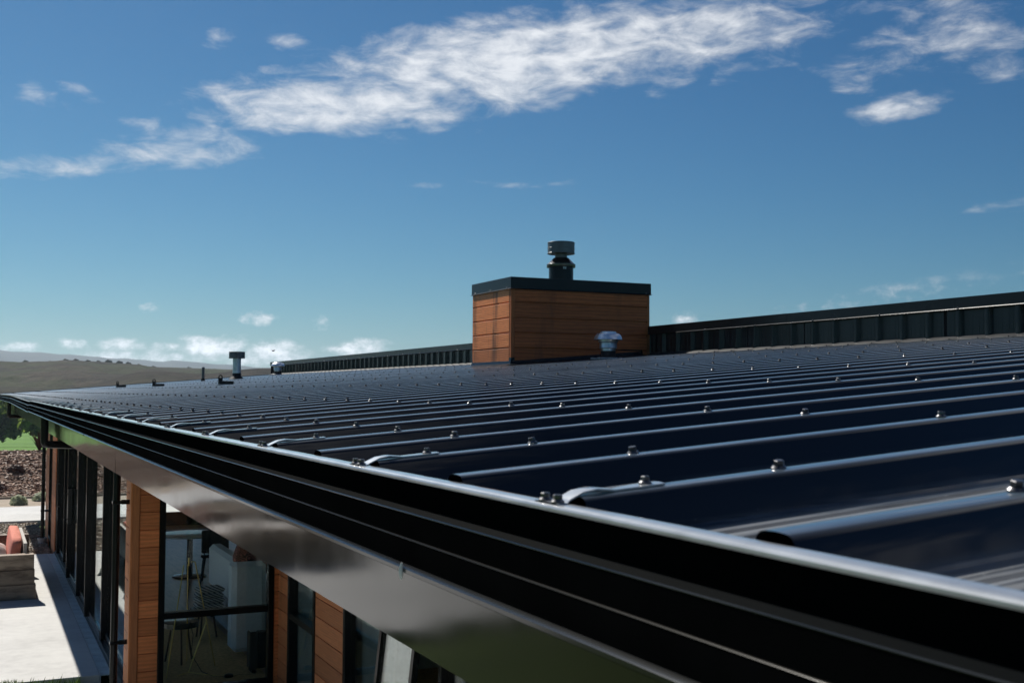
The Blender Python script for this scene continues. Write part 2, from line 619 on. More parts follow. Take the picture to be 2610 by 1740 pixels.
bright_m = simple('bright_aluminium', (.93, .93, .92), .34, metal=.8)
zinc_m = simple('screw_zinc', (.13, .13, .135), .34, metal=.9, var=.5, vscale=90)
rubber_m = simple('boot_rubber', (.006, .006, .007), .55, spec=.3)
black_m = simple('black_metal', (.006, .006, .006), .38, spec=.4)
seal_m = simple('sealant_silver', (.55, .56, .57), .4, metal=.4, var=.3, vscale=30)
plaster_m = simple('plaster_white', (.80, .80, .78), .8)
soffit_m = simple('soffit_board', (.05, .05, .05), .7)
glass_m = glass_material('window_glass', (.96, .985, .98))
floor_m = simple('floor_boards', (.46, .29, .18), .35, var=.3, vscale=3, stretch=(6, .8, 1))
carpet_m = simple('carpet_olive', (.60, .42, .20), .95, var=.3, vscale=30)
concrete_m = ground_material('concrete', [(.30, (.50, .495, .48)), (.5, (.63, .625, .605)), (.7, (.72, .715, .69))], .8, .002, 30, .8)
concrete_side_m = simple('concrete_edge', (.30, .29, .28), .9, var=.3, vscale=5)
sleeper_m = cedar_material('weathered_sleeper', (.30, .225, .16), (.11, .075, .052), 'X', 4.5)
greyboard_m = simple('bleached_board', (.52, .50, .46), .8, var=.2, vscale=6, stretch=(10, 1, 10))
coral_m = simple('coral_fabric', (.74, .25, .175), .9, var=.10, vscale=12, bump=.004, bscale=14)
grey_fab_m = simple('grey_fabric', (.30, .28, .27), .95, var=.25, vscale=9, bump=.01, bscale=6)
white_fab_m = simple('pale_fabric', (.66, .62, .58), .95, var=.15, vscale=9, bump=.01, bscale=6)
sofa_m = simple('pale_blue_wool', (.58, .64, .67), .95, var=.08, vscale=25)
rugline_m = simple('grey_wool', (.42, .41, .42), .95, var=.2, vscale=30)
brass_m = simple('brass', (.85, .62, .20), .35, metal=.6)
table_m = simple('dark_table', (.03, .032, .034), .25)
pale_top_m = simple('pale_table_top', (.40, .46, .43), .25)
cord_m = simple('black_cord', (.008, .008, .008), .6)
green_view_m = simple('green_view', (.22, .28, .08), .9, var=.2, vscale=4, stretch=(8, 8, .5))
pot_m = simple('glazed_pot', (.50, .51, .52), .5, var=.1, vscale=4)
swirl_m = pattern_material()
blanket_m = stripe_material()
bark_m = ground_material('bark_mulch', [(.3, (.06, .032, .02)), (.5, (.17, .095, .06)), (.7, (.30, .19, .13))], 3.0, .05, 9)
chip_m = leaf_material('bark_chip', (.085, .038, .02), (.50, .29, .175), .0)
gravel_m = ground_material('gravel_bed', [(.3, (.05, .036, .024)), (.55, (.16, .12, .08)), (.75, (.32, .26, .19))], 6.0, .02, 30)
pebble_m = leaf_material('pebbles', (.10, .07, .045), (.52, .42, .30), .0)
lawn_m = ground_material('lawn', [(.3, (.040, .070, .012)), (.55, (.070, .110, .020)), (.8, (.11, .145, .035))], .7, .03, 20)
meadow_m = ground_material('meadow', [(.3, (.06, .15, .014)), (.55, (.11, .24, .026)), (.8, (.19, .30, .05))], .12, .05, 4)
soil_m = ground_material('dry_soil', [(.3, (.30, .24, .18)), (.7, (.50, .42, .33))], 2.0, .02, 12)
trunk_m = simple('tree_bark', (.035, .028, .022), .9, var=.4, vscale=3)
leafA = leaf_material('leaf_green', (.04, .085, .015), (.30, .40, .08), .6)
leafB = leaf_material('leaf_pale', (.28, .32, .19), (.66, .70, .52), .45)
leafC = leaf_material('leaf_maroon', (.035, .010, .010), (.12, .05, .03), .2)
grassb_m = leaf_material('grass_blade', (.05, .11, .012), (.16, .24, .05), .35)
scrub_m = leaf_material('scrub_leaf', (.012, .018, .008), (.05, .06, .025), .2)

# ------------------------------------------------------------------ terrain
def hash2(x, y, s=1.0, o=4):
    return mnoise.fractal(Vector((x * s, y * s, 3.7)), 1.0, 2.0, o)


def ground_z(x, y):
    z = -.14
    if y > 46:
        t = min(1, (y - 46) / 95)
        z = .62 - 3.9 * t
    elif y > 43.5:
        z = -.14 + (y - 43.5) / 2.5 * .76
    return z


def polar(r0, r1, nr, a0, a1, na, fz):
    rows_ = []
    for i in range(nr + 1):
        r = r0 * (r1 / r0) ** (i / nr)
        rows_.append([(r * math.sin(a0 + (a1 - a0) * j / na), r * math.cos(a0 + (a1 - a0) * j / na), fz(r, a0 + (a1 - a0) * j / na)) for j in range(na + 1)])
    return rows_


def far_z(r, a):
    x, y = r * math.sin(a), r * math.cos(a)
    if r < 60:
        return ground_z(x, y) - (.0 if y > 46.5 else .02)
    z = ground_z(x, y) if y > 46 else -.16
    return z - .02 * 0


g = MB()
g.grid(polar(2.0, 2880, 80, -math.pi, math.pi, 220, far_z))
tag(g.build('meadow', meadow_m, None, None), kind='structure')


def hill(name, mat, r0, r1, a0, a1, hfun, nr=60, na=260):
    b = MB()
    rows_ = []
    for i in range(nr + 1):
        t = i / nr
        r = r0 + (r1 - r0) * t
        row = []
        for j in range(na + 1):
            a = R(a0 + (a1 - a0) * j / na)
            x, y = r * math.sin(a), r * math.cos(a)
            row.append((x, y, hfun(a * 57.29578, t, x, y)))
        rows_.append(row)
    b.grid(rows_)
    return tag(b.build(name, mat, None, None), kind='structure')


def hill_material(name='tussock_hill', lo=.80, green=.6):
    m, N, b = base(name)
    g_ = N.n('ShaderNodeNewGeometry')
    f = N.noise(g_.outputs['Position'], .024, 7, .6)
    f2 = N.noise(g_.outputs['Position'], .20, 8, .7)
    c = N.ramp(N.m('ADD', N.m('MULTIPLY', f, .45), N.m('MULTIPLY', f2, .55)), [(.36, tuple(c * lo for c in (.034, .028, .019))), (.5, tuple(c * lo for c in (.085, .068, .045))), (.64, tuple(c * lo for c in (.155, .124, .082)))])
    gr = N.sstep(N.noise(g_.outputs['Position'], .030, 6, .6), .46, .58, 0, green)
    N.put(b.inputs['Base Color'], N.mix(gr, c, (.070, .088, .030, 1)))
    b.inputs['Roughness'].default_value = .95
    b.inputs['Specular IOR Level'].default_value = .1
    bn = N.n('ShaderNodeBump')
    bn.inputs['Distance'].default_value = 3.0
    N.put(bn.inputs['Height'], N.noise(g_.outputs['Position'], .20, 9, .7))
    N.t.links.new(bn.outputs[0], b.inputs['Normal'])
    return m


hill_m = hill_material()
spur_m = hill_material('tussock_spur', .58, .15)
range_m = ground_material('far_range', [(.3, (.045, .055, .055)), (.7, (.08, .09, .08))], .004, 10, .008)


def back_hill(a, t, x, y):
    top = 3.1 + 475 * math.tan(R(1.30 - .012 * (a - 1) + .05 * math.sin(a * .35)))
    s = math.sin(min(1.0, t / .7) * math.pi / 2)
    gully = 5.5 * hash2(x, y, .012, 5) * max(0, math.sin(math.pi * min(1, t / .72)))
    return -7 + (top + 7) * s ** 1.15 * (1 if t < .7 else 1 - .35 * (t - .7)) + gully


def front_spur(a, t, x, y):
    # spur climbing to the right
    k = 1 / (1 + math.exp(-(a - 5.2) / 1.25))
    top = 3.1 + 282 * math.tan(R(-.05 + 1.05 * k)) + .6 * math.sin(a * 1.1)
    s = math.sin(math.pi * min(1, max(0, t))) ** .8
    return -7 + (top + 7) * s + 2.4 * hash2(x, y, .022, 5) * s * (1.15 - s)


hill('brown_hill', hill_m, 210, 625, -70, 110, back_hill, 50, 420)
hill('hill_spur', spur_m, 180, 385, -4, 110, front_spur, 40, 320)


def far_range(a, t, x, y):
    e = 1.80 - .052 * (a - 1) if a < 14 else 1.12
    if a < 1:
        e = 1.80
    e += .10 * mnoise.fractal(Vector((a * .9, 1.3, 0)), .9, 2.1, 5)
    if a > 60 or a < -20:
        e += .35 * math.sin(a * .13)
    top = 3.1 + 2150 * math.tan(R(max(.4, e)))
    s = math.sin(math.pi * t)
    return -10 + (top + 10) * s + 7 * hash2(x, y, .0032, 5) * s * (1 - s)


hill('distant_range', range_m, 1500, 2800, -90, 130, far_range, 24, 520)

# ------------------------------------------------------------------ ground round the house
YNP = -6.0
lawn = MB().box(-60, 60, -30, 43.5, -.30, -.13)
tag(lawn.build('lawn', lawn_m), kind='structure')
path = MB().box(-14, 9, 29.55, 33.2, -.2, .0, .006)
tag(path.build('concrete_path', concrete_m), kind='structure')
gb = MB().box(-7.2, 1.40, 23.5, 29.54, -.16, -.055)
tag(gb.build('gravel_bed', gravel_m), kind='structure')
sb = MB().box(-14, 9, 33.21, 36.0, -.14, -.035)
tag(sb.build('soil_strip', soil_m), kind='structure')
edging = MB().box(-14, 9, 36.0, 36.12, -.12, .03)
tag(edging.build('lawn_edging', soil_m), kind='structure')


def bank_z(x, y):
    t = max(0, min(1, (y - 37.8) / 7.6))
    return -.12 + .98 * (t * t * (3 - 2 * t)) ** .9 + .07 * hash2(x, y, .7, 3) * min(1, 4 * t)


bk = MB()
bk.grid([[(-24 + 45 * i / 90, 37.6 + 8.6 * j / 24, bank_z(-24 + 45 * i / 90, 37.6 + 8.6 * j / 24)) for i in range(91)] for j in range(25)])
bank = tag(bk.build('garden_bank', bark_m, None, None), kind='structure')


def scatter_boxes(n, pick, size, seed):
    r = random.Random(seed)
    b = MB()
    for _ in range(n):
        x, y, z = pick(r)
        lx, ly, lz = size(r)
        M_ = Matrix.Rotation(r.uniform(0, 6.28), 3, 'Z') @ Matrix.Rotation(r.uniform(-.7, .7), 3, 'X') @ Matrix.Rotation(r.uniform(-.5, .5), 3, 'Y')
        k = len(b.v)
        for p in ((-1, -1, 0), (1, -1, 0), (1, 1, 0), (-1, 1, 0), (-.7, -.6, 1), (.8, -.7, 1), (.6, .8, 1), (-.8, .6, 1)):
            q = M_ @ Vector((p[0] * lx, p[1] * ly, p[2] * lz))
            b.v.append((x + q.x, y + q.y, z + q.z))
        b.f += [tuple(k + i for i in q) for q in ((4, 5, 6, 7), (0, 1, 5, 4), (1, 2, 6, 5), (2, 3, 7, 6), (3, 0, 4, 7))]
    return b


def pick_bank(r):
    x, y = r.uniform(-9, 3.5), r.uniform(37.8, 45.6)
    return x, y, bank_z(x, y) + .005


ch = scatter_boxes(9000, pick_bank, lambda r: (r.uniform(.04, .15), r.uniform(.015, .04), r.uniform(.015, .04)), 3)
tag(ch.build('bark_chips', chip_m, None, None), 'brown bark chips spread over the garden bank', 'mulch', kind='stuff')


def pick_gravel(r):
    return r.uniform(-1.6, 1.38), r.uniform(23.55, 29.5), -.057


pb = scatter_boxes(9000, pick_gravel, lambda r: (r.uniform(.012, .032), r.uniform(.012, .03), r.uniform(.012, .028)), 4)
tag(pb.build('gravel', pebble_m, None, None), 'mixed brown gravel beside the house wall', 'gravel', kind='stuff')

tag(MB().box(-1.5, 1.25, YNP, 12.75, -.2, -.10, .005).build('side_path', concrete_m), kind='structure')
# concrete deck with drain
deck = tag(MB().box(-7.2, 1.296, 13.30, 23.49, -.17, 0, .004).build('deck', concrete_m), kind='structure')
dr = MB()
dr.box(1.298, 1.306, 13.30, 23.49, -.10, .003)
dr.box(1.411, 1.419, 13.30, 23.49, -.10, .003)
drail = dr.build('drain_rail', simple('drain_rail_steel', (.72, .76, .78), .35, metal=.3), deck)
yy = 13.302
gcov = None
drain_m = simple('drain_cover_steel', (.58, .67, .71), .45, metal=.15, var=.18, vscale=5)
while yy < 23.4:
    if gcov is None:
        gcov = MB().box(1.3075, 1.4095, 0, .996, -.012, -.002, .0015).mesh('drain_cover')
    o = obj('drain_cover', gcov, drain_m, deck)
    o.location = (0, yy, rnd.uniform(-.0012, .0012))
    yy += 1.018

# grass tufts at the deck's front edge
def blades(n, pick, h, seed):
    r = random.Random(seed)
    b = MB()
    for _ in range(n):
        x, y, z = pick(r)
        a = r.uniform(0, 6.28)
        hh = h * r.uniform(.5, 1.2)
        dx, dy = math.cos(a), math.sin(a)
        wv = hh * .06
        lean = hh * r.uniform(.1, .7)
        k = len(b.v)
        b.v += [(x - dy * wv, y + dx * wv, z), (x + dy * wv, y - dx * wv, z), (x + dx * lean * .4 + dy * wv * .7, y + dy * lean * .4 - dx * wv * .7, z + hh * .6),
                (x + dx * lean * .4 - dy * wv * .7, y + dy * lean * .4 + dx * wv * .7, z + hh * .6), (x + dx * lean, y + dy * lean, z + hh)]
        b.f += [(k, k + 1, k + 2, k + 3), (k + 3, k + 2, k + 4)]
    return b


gt = blades(3600, lambda r: (r.gauss(.28, .10) if r.random() < .5 else r.uniform(-6, 1.1), 13.27 - abs(r.gauss(0, .10)), -.14), .16, 5)
tag(gt.build('grass_tufts', grassb_m, None, None), 'green grass tufts along the front of the concrete deck', 'grass', kind='stuff')

# ------------------------------------------------------------------ the house
house = empty('house', (1.44, 11.87, 0))
house.matrix_world = Matrix.Identity(4)
tag(house, 'low house with dark ribbed metal roof, black gutter and cedar walls', 'house')
PITCH, Y0 = .30625, .678
TP, ZC = .08142, 2.9566
crest = lambda x: ZC + TP * x
YN, YF = -1.92, 31.9                  # roof ends
RIBH = .042

# roof deck below the sheets
rd = MB()
rd.prism([(.70, crest(.70) - .075), (7.5, crest(7.5) - .075), (7.5, crest(7.5) - .25), (.70, crest(.70) - .25)], 'Y', YN + .05, YF - .05)
roof = rd.build('roof', soffit_m, house, None)


def half_profile():
    # gently crowned crest, rounded shoulders, steep sides
    RC, RS = .12, .011
    p = [(u, RIBH - u * u / (2 * RC)) for u in (0, .005, .010, .0135)]
    a0 = math.asin(.0135 / RC)
    u0, v0 = p[-1]
    for i in range(1, 9):
        th = a0 + (R(62) - a0) * i / 8
        p.append((u0 + RS * (math.sin(th) - math.sin(a0)), v0 - RS * (math.cos(a0) - math.cos(th))))
    u, v = p[-1]
    dv = v - .004
    p.append((u + dv * .5 / math.tan(R(64)), v - dv * .5))
    p.append((u + dv / math.tan(R(64)), .004))
    u = p[-1][0]
    p += [(u + .004, .001), (u + .008, 0)]
    for c in (.078, .118):
        p += [(c - .010, 0), (c - .006, .0028), (c + .006, .0028), (c + .010, 0)]
    p.append((PITCH / 2, 0))
    return p


HP = half_profile()


def rib_profile(nrib):
    out = []
    for k in range(nrib):
        c = (k - (nrib - 1) / 2) * PITCH
        left = [(c - u, v) for u, v in reversed(HP)]
        right = [(c + u, v) for u, v in HP[1:]]
        out += left[(1 if k else 0):] + right
    return out


prof3 = rib_profile(3)
b = MB()
xs = [.53, 1.2, 2.3, 4.0, 5.8, 7.47]
b.grid([[(x, u, crest(x) - RIBH + v) for u, v in prof3] for x in xs])
sheet_me = b.mesh('roof_sheet', 22)
# sheets are centred on ribs k = 3n+1
n0 = int(round((YN - Y0) / PITCH / 3)) - 0
k_lo = 3 * -3 + 1
cs = []
k = k_lo
while Y0 + k * PITCH < YF - .3:
    cs.append(k)
    k += 3
for k in cs:
    o = obj('roof_sheet', sheet_me, roof_m, roof)
    o.location = (0, Y0 + k * PITCH, rnd.uniform(-.0006, .0006))
    o.rotation_euler = (rnd.uniform(-.0012, .0012), 0, 0)
ROOF_Y0 = Y0 + (cs[0] - 1.5) * PITCH
ROOF_Y1 = Y0 + (cs[-1] + 1.5) * PITCH
k_first, k_last = cs[0] - 1, cs[-1] + 1


def screw_mesh():
    s = MB()
    s.lathe([(.0082, 0), (.0084, .0016), (.0066, .0036), (.0062, .0041)], seg=12)
    s.lathe([(.0056, .0040), (.0058, .0050), (.0058, .0088), (.0048, .0098)], seg=6)
    return s


scr_me = screw_mesh().mesh('screw', 40)
rowsx = [.784, 1.327, 2.195] + [2.195 + .87 * i for i in range(1, 7)]
spots = []
for X in rowsx:
    for k in range(k_first, k_last + 1):
        y = Y0 + k * PITCH
        if X > 5.5 and 11.85 < y < 13.2:
            continue
        if y < .3 and X < 1.2:
            continue
        if y < -.2:
            continue
        spots.append((X + rnd.uniform(-.006, .006), y + rnd.uniform(-.002, .002)))


def cam_vis(p):
    d = Vector((p[0], p[1], 0))
    f = rows[2][0] * p[0] + rows[2][1] * p[1]
    r_ = rows[0][0] * p[0] + rows[0][1] * p[1]
    return f > .3 and abs(r_ / f) < .455, f


vis = sorted([(cam_vis(p)[1], p) for p in spots if cam_vis(p)[0]])
hid = [p for p in spots if not cam_vis(p)[0]]
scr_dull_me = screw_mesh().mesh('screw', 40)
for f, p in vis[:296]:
    o = obj('screw', scr_me if f < 5.5 else scr_dull_me, zinc_m if f < 5.5 else simple('screw_far_dark', (.05, .05, .052), .5, metal=.6) if 'screw_far_dark' not in MATS else MATS['screw_far_dark'], roof)  # farther screws get a darker colour to tame their sun glints
    o.location = (p[0], p[1], crest(p[0]) - .0004)
    o.rotation_euler = (rnd.uniform(-.12, .12), -math.atan(TP) + rnd.uniform(-.1, .1), rnd.uniform(0, 6.3))
far = MB()
for p in [q[1] for q in vis[296:]] + hid:
    far.lathe([(.0082, 0), (.0084, .0016), (.0060, .0046)], p[0], p[1], crest(p[0]), 6)
    far.lathe([(.0057, .0042), (.0057, .0098)], p[0], p[1], crest(p[0]), 6)
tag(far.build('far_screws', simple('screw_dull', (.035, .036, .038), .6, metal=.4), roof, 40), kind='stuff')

# verge flashing at the far end
vf = MB()
vf.prism([(ROOF_Y1 - .16, 0.012), (ROOF_Y1 + .02, .012), (ROOF_Y1 + .02, -.17), (ROOF_Y1 + .014, -.17), (ROOF_Y1 + .014, .006), (ROOF_Y1 - .16, .006)], 'X', .5, 7.5)
for i, v in enumerate(vf.v):
    vf.v[i] = (v[0], v[1], v[2] + crest(v[0]))
vf.build('verge_flashing', trim_m, roof)

# gutter: stepped front, rolled rim
def gutter_profile():
    f = [(.5175, 2.972), (.5175, 2.9920), (.5170, 2.9925), (.4990, 2.9925), (.4972, 2.9917), (.4963, 2.9900), (.4963, 2.9885), (.4972, 2.9872), (.5035, 2.9865),
         (.5035, 2.9535), (.4940, 2.9490), (.4935, 2.9480), (.4935, 2.9172), (.4920, 2.9163), (.4918, 2.9155), (.4910, 2.8852), (.4848, 2.8825), (.4840, 2.8815), (.4840, 2.8775), (.4850, 2.8765)]
    outer = f + [(.643, 2.8765), (.643, 2.952)]
    inner = [(.6415, 2.952), (.6415, 2.878), (.5050, 2.878), (.5055, 2.972), (.5120, 2.972)]
    return outer + inner


GP = gutter_profile()
secs = [(YN, 5.985, 0, 0), (5.990, 12.69, 0, .001), (12.70, 19.6, -.008, .020), (19.605, ROOF_Y1 + .02, .020, .0)]
gut = None
for i, (ya, yb, da, db) in enumerate(secs):
    b = MB()
    m = len(GP)
    b.grid([[(x, ya, z + da) for x, z in GP], [(x, yb, z + db) for x, z in GP]], True)
    b.f.append(tuple(reversed(range(m))))
    b.f.append(tuple(range(m, 2 * m)))
    if gut is None:
        gut = b.build('gutter', gutter_m, house, 26)
    else:
        b.build('gutter_section', gutter_m, gut, 26)
rim_glare_m = simple('rim_glare', (.36, .38, .40), .42, metal=.4, spec=1.0, coat=1.0, var=.25, vscale=14)  # pale metallic base stands in for sun and sky glare on black paint
bead_m = simple('bead_paint', (.006, .007, .0075), .14, spec=.45)
bead2_m = simple('bead_dull', (.005, .0046, .0032), .22, spec=.05)
RP = [(.5185, 2.9740), (.5185, 2.9926), (.5178, 2.9934), (.4986, 2.9934), (.4966, 2.9925), (.4955, 2.9905), (.4955, 2.9886), (.4966, 2.9872), (.5045, 2.9868), (.5045, 2.9740)]
for i, (ya, yb, da, db) in enumerate(secs):
    b = MB()
    m = len(RP)
    b.grid([[(x, ya, z + da) for x, z in RP], [(x, yb, z + db) for x, z in RP]], True)
    b.f.append(tuple(reversed(range(m))))
    b.f.append(tuple(range(m, 2 * m)))
    b.build('gutter_rim', rim_glare_m, gut, 28)
for bi, bp in enumerate(([(.5034, 2.9540), (.4938, 2.9495), (.4930, 2.9485), (.4930, 2.9478), (.5030, 2.9478)], [(.4934, 2.9175), (.4918, 2.9167), (.4914, 2.9163), (.4914, 2.9157), (.4930, 2.9155)],
                        [(.4906, 2.8858), (.4850, 2.8830), (.4836, 2.8820), (.4836, 2.8775), (.4890, 2.8770)])):
    for (ya, yb, da, db) in secs:
        b = MB()
        m = len(bp)
        b.grid([[(x, ya, z + da) for x, z in bp], [(x, yb, z + db) for x, z in bp]], True)
        b.f.append(tuple(reversed(range(m))))
        b.f.append(tuple(range(m, 2 * m)))
        b.build('gutter_bead', bead2_m if bi == 1 else bead_m, gut, 20)
jm = MB()
for yj in (5.9875, 12.695):
    jm = MB()
    jm.grid([[(x - (.0015 if x < .52 else 0), yj - .012, z + (.0008 if z > 2.98 else 0)) for x, z in GP[:20]], [(x - (.0015 if x < .52 else 0), yj + .012, z + (.0008 if z > 2.98 else 0)) for x, z in GP[:20]]])
    jm.build('gutter_joiner', gutter_m, gut, 26)

# gutter straps on every second rib
def strap_mesh():
    s = MB()
    path_ = [(.5000, 2.9945), (.5130, 2.9948), (.5200, 2.9975), (.5340, 3.0040), (.5500, 3.0068), (.5700, crest(.570) + .0022), (.6000, crest(.600) + .0022), (.6280, crest(.628) + .0022)]
    hw = .0125
    up, dn = [], []
    for i, (x, z) in enumerate(path_):
        wd = .024 if i == 0 else (.020 if i == 1 else hw)
        up.append([(x, -wd, z), (x, 0, z + .0006), (x, wd, z)])
        dn.append([(x, -wd, z - .0018), (x, wd, z - .0018)])
    s.grid(up)
    s.grid([list(reversed(r)) for r in dn])
    for sg in (0, 1):
        s.grid([[up[i][0 if sg == 0 else 2] for i in range(len(up))], [dn[i][sg] for i in range(len(dn))]])
    return s


strap_me = strap_mesh().mesh('gutter_strap', 40)
first = True
for k in range(-1, 90, 2):
    y = Y0 + k * PITCH
    if y > ROOF_Y1 - .2:
        break
    dz = 0
    o = obj('gutter_strap', strap_me, rim_glare_m, roof)
    o.location = (0, y + rnd.uniform(-.004, .004), 0)
    if y < 9:
        for (sx_, sy_, sz_) in ((.5060, .013, 2.9948), (.5060, -.013, 2.9948), (.612, 0, crest(.612) + .0024)):
            q = obj('screw', scr_me, zinc_m, roof)
            q.location = (sx_, o.location.y + sy_, sz_)
            q.rotation_euler = (0, 0, rnd.uniform(0, 6))
            q.scale = (.82, .82, .8)

wm = MB()
wm.tube([(.4828, 1.345, 2.8885), (.4822, 1.345, 2.884), (.4818, 1.345, 2.878), (.4822, 1.345, 2.872), (.483, 1.345, 2.868)], [.0012, .0022, .0030, .0026, .0010], 8)
wm.build('white_drip', simple('lime_white', (.75, .75, .72), .7), gut)
# fascia behind the gutter, in panels
fz0 = 2.672
fas = None
fsec = [(YN, 2.35, .0, .0), (2.352, 6.27, .0010, -.0012), (6.272, 12.4, -.0025, .0020), (12.402, 18.4, .002, -.001), (18.402, 24.6, -.001, .002), (24.602, ROOF_Y1, .001, 0)]
for i, (ya, yb, da, db) in enumerate(fsec):
    b = MB()
    nn = max(2, int((yb - ya) / .35))
    rws = []
    for j in range(nn + 1):
        y = ya + (yb - ya) * j / nn
        wob = .0011 * mnoise.noise(Vector((0, y * 1.1, i))) + .0009 * mnoise.noise(Vector((0, y * 2.6, 3 + i)))
        tl = da + (db - da) * j / nn
        r_ = []
        for q in range(7):
            zz = fz0 + (2.96 - fz0) * q / 6
            bul = wob * math.sin(math.pi * q / 6) * 1.6 + .0010 * mnoise.noise(Vector((zz * 9, y * .9, i * 3.1)))
            r_.append((.660 + (.0078 + tl * .6) * (1 - q / 6) + bul * .45, y, zz))
        rws.append(r_)
    b.grid([list(reversed(r_)) for r_ in rws])
    # return lip and back
    b.prism([(.6715, fz0 - .0005), (.690, fz0 - .0005), (.690, 2.96), (.676, 2.96), (.676, fz0 + .012), (.6715, fz0 + .012)], 'Y', ya, yb)
    if fas is None:
        fas = b.build('fascia', fascia_m, house, 40)
    else:
        b.build('fascia_panel', fascia_m, fas, 40)
# soffit
MB().box(.691, 12.2, YN, ROOF_Y1 - .03, 2.684, 2.70).build('soffit', soffit_m, house, None)

# ------------------------------------------------------------------ downpipes
def downpipe(y, yd, tops, pot=False):
    b = MB()
    xw = 1.30
    b.tube([(.600, yd, 2.874), (.600, yd, 2.61), (.606, yd, 2.592), (.625, yd + .005, 2.584), (xw - .02, y, 2.545), (xw - .003, y, 2.535), (xw, y, 2.515), (xw, y, -.05)], .036, 14)
    p = b.build('downpipe', frame_m, house, 40)
    for z in tops:
        MB().box(xw - .042, xw + .042, y - .042, y + .042, z - .014, z + .014, .003).build('pipe_clip', frame_m, p)
        MB().box(xw + .043, 1.425, y - .02, y + .02, z - .022, z + .022, .003).build('pipe_bracket', frame_m, p)
    return p


downpipe(12.05, 11.75, (1.984, .594))
downpipe(25.46, 24.6, (2.0, .62))
MB().box(.585, .598, 2.0, 2.02, 2.8, 2.81)

# ------------------------------------------------------------------ walls
BP, BZ0 = .174, .852 - .174 * 5     # board pitch, first joint


def board_mesh(name, length, axis, h=BP):
    """shiplap board, face looking to -Y (axis X) or -X (axis Y)"""
    t, gp = .018, .008
    pr = [(0, .0), (-t + .001, .0), (-t, .0015), (-t, h - gp - .0015), (-t + .0015, h - gp), (-.003, h - gp), (-.003, h), (0, h)]
    s = MB()
    if axis == 'X':
        s.prism([(a, z) for a, z in pr], 'X', 0, length)
    else:
        s.prism([(a, z) for a, z in pr], 'Y', 0, length)
    return s.mesh(name, 30)


def clad(parent, axis, a0, a1, plane, z0=-.02, z1=2.68, nail=True):
    L = a1 - a0
    me = board_mesh('board', L, axis)
    z = BZ0 - BP
    while z < z1 - .03:
        if z > z0 - BP:
            o = obj('board', me, cedar_h if axis == 'X' else cedar_y, parent)
            o.location = (a0, plane, z) if axis == 'X' else (plane, a0, z)
        z += BP


# south return wall (two strips beside the big window), west wall strips, near west wall
wall_s = MB().box(1.46, 1.71, 11.875, 11.97, -.15, 2.684).build('wall', joint_m, house, None)
clad(wall_s, 'X', 1.502, 1.690, 11.872)
MB().box(1.430, 1.4985, 11.842, 11.870, -.05, 2.683, .003).build('corner_board', cedar_z, wall_s)
MB().box(1.412, 1.4295, 11.842, 11.935, -.05, 2.683, .003).build('corner_board', cedar_z, wall_s)
wall_i = MB().box(2.852, 2.93, 11.875, 11.97, -.15, 2.684).build('wall', joint_m, house, None)
clad(wall_i, 'X', 2.856, 2.900, 11.872)
wall_w = MB().box(1.447, 1.54, 11.971, 12.36, -.15, 2.684).build('wall', joint_m, house, None)
clad(wall_w, 'Y', 11.937, 12.34, 1.445)
wall_n = MB().box(2.922, 3.02, YN, 11.87, -.15, .06).build('wall', joint_m, house, None)
for (ya, yb) in ((11.44, 11.855), (9.53, 10.43), (YN, 6.2)):
    wc = MB().box(2.922, 3.02, ya - .01, min(yb + .02, 11.87), .061, 2.684).build('wall', joint_m, house, None)
    clad(wc, 'Y', ya, yb, 2.918)
wall_f = MB().box(1.447, 1.54, 23.66, 24.74, -.15, 2.684).build('wall', joint_m, house, None)
clad(wall_f, 'Y', 23.68, 24.74, 1.445)
wall_g = MB().box(1.447, 1.54, 25.67, 26.85, -.15, 2.684).build('wall', joint_m, house, None)
clad(wall_g, 'Y', 25.67, 26.86, 1.445)
# head above doors and rear walls with wide openings
MB().box(1.447, 1.54, 12.361, 23.659, 2.46, 2.684).build('door_head', frame_m, house, None)
MB().box(1.541, 12, 26.77, 26.86, -.15, .35).build('wall', joint_m, house, None)
for xa, xb in ((1.541, 2.4), (4.9, 5.3), (7.9, 8.3), (10.9, 12)):
    MB().box(xa, xb, 26.77, 26.86, .351, 2.684).build('wall', plaster_m, house, None)
for ya, yb in ((YN, 12.3), (16.2, 16.5), (20.2, 20.5), (24.6, 26.86)):
    MB().box(12.0, 12.12, ya, yb, -.15, 2.684).build('wall', plaster_m, house, None)
MB().box(12.0, 12.12, 12.601, 22.999, 2.45, 2.684)
MB().box(3.02, 12.0, YN, YN + .1, -.15, 2.684).build('wall', plaster_m, house, None)
MB().box(4.9, 5.0, YN + .11, 11.9, .06, 2.684).build('inner_wall', plaster_m, house, None)
MB().box(1.541, 12.0, 11.971, 26.769, -.15, .05).build('floor', floor_m, house, None)
MB().box(3.021, 12.0, YN + .11, 11.970, -.15, .05).build('floor', carpet_m, house, None)
MB().box(2.931, 4.899, 11.876, 11.97, .06, 2.684).build('inner_wall', plaster_m, house, None)


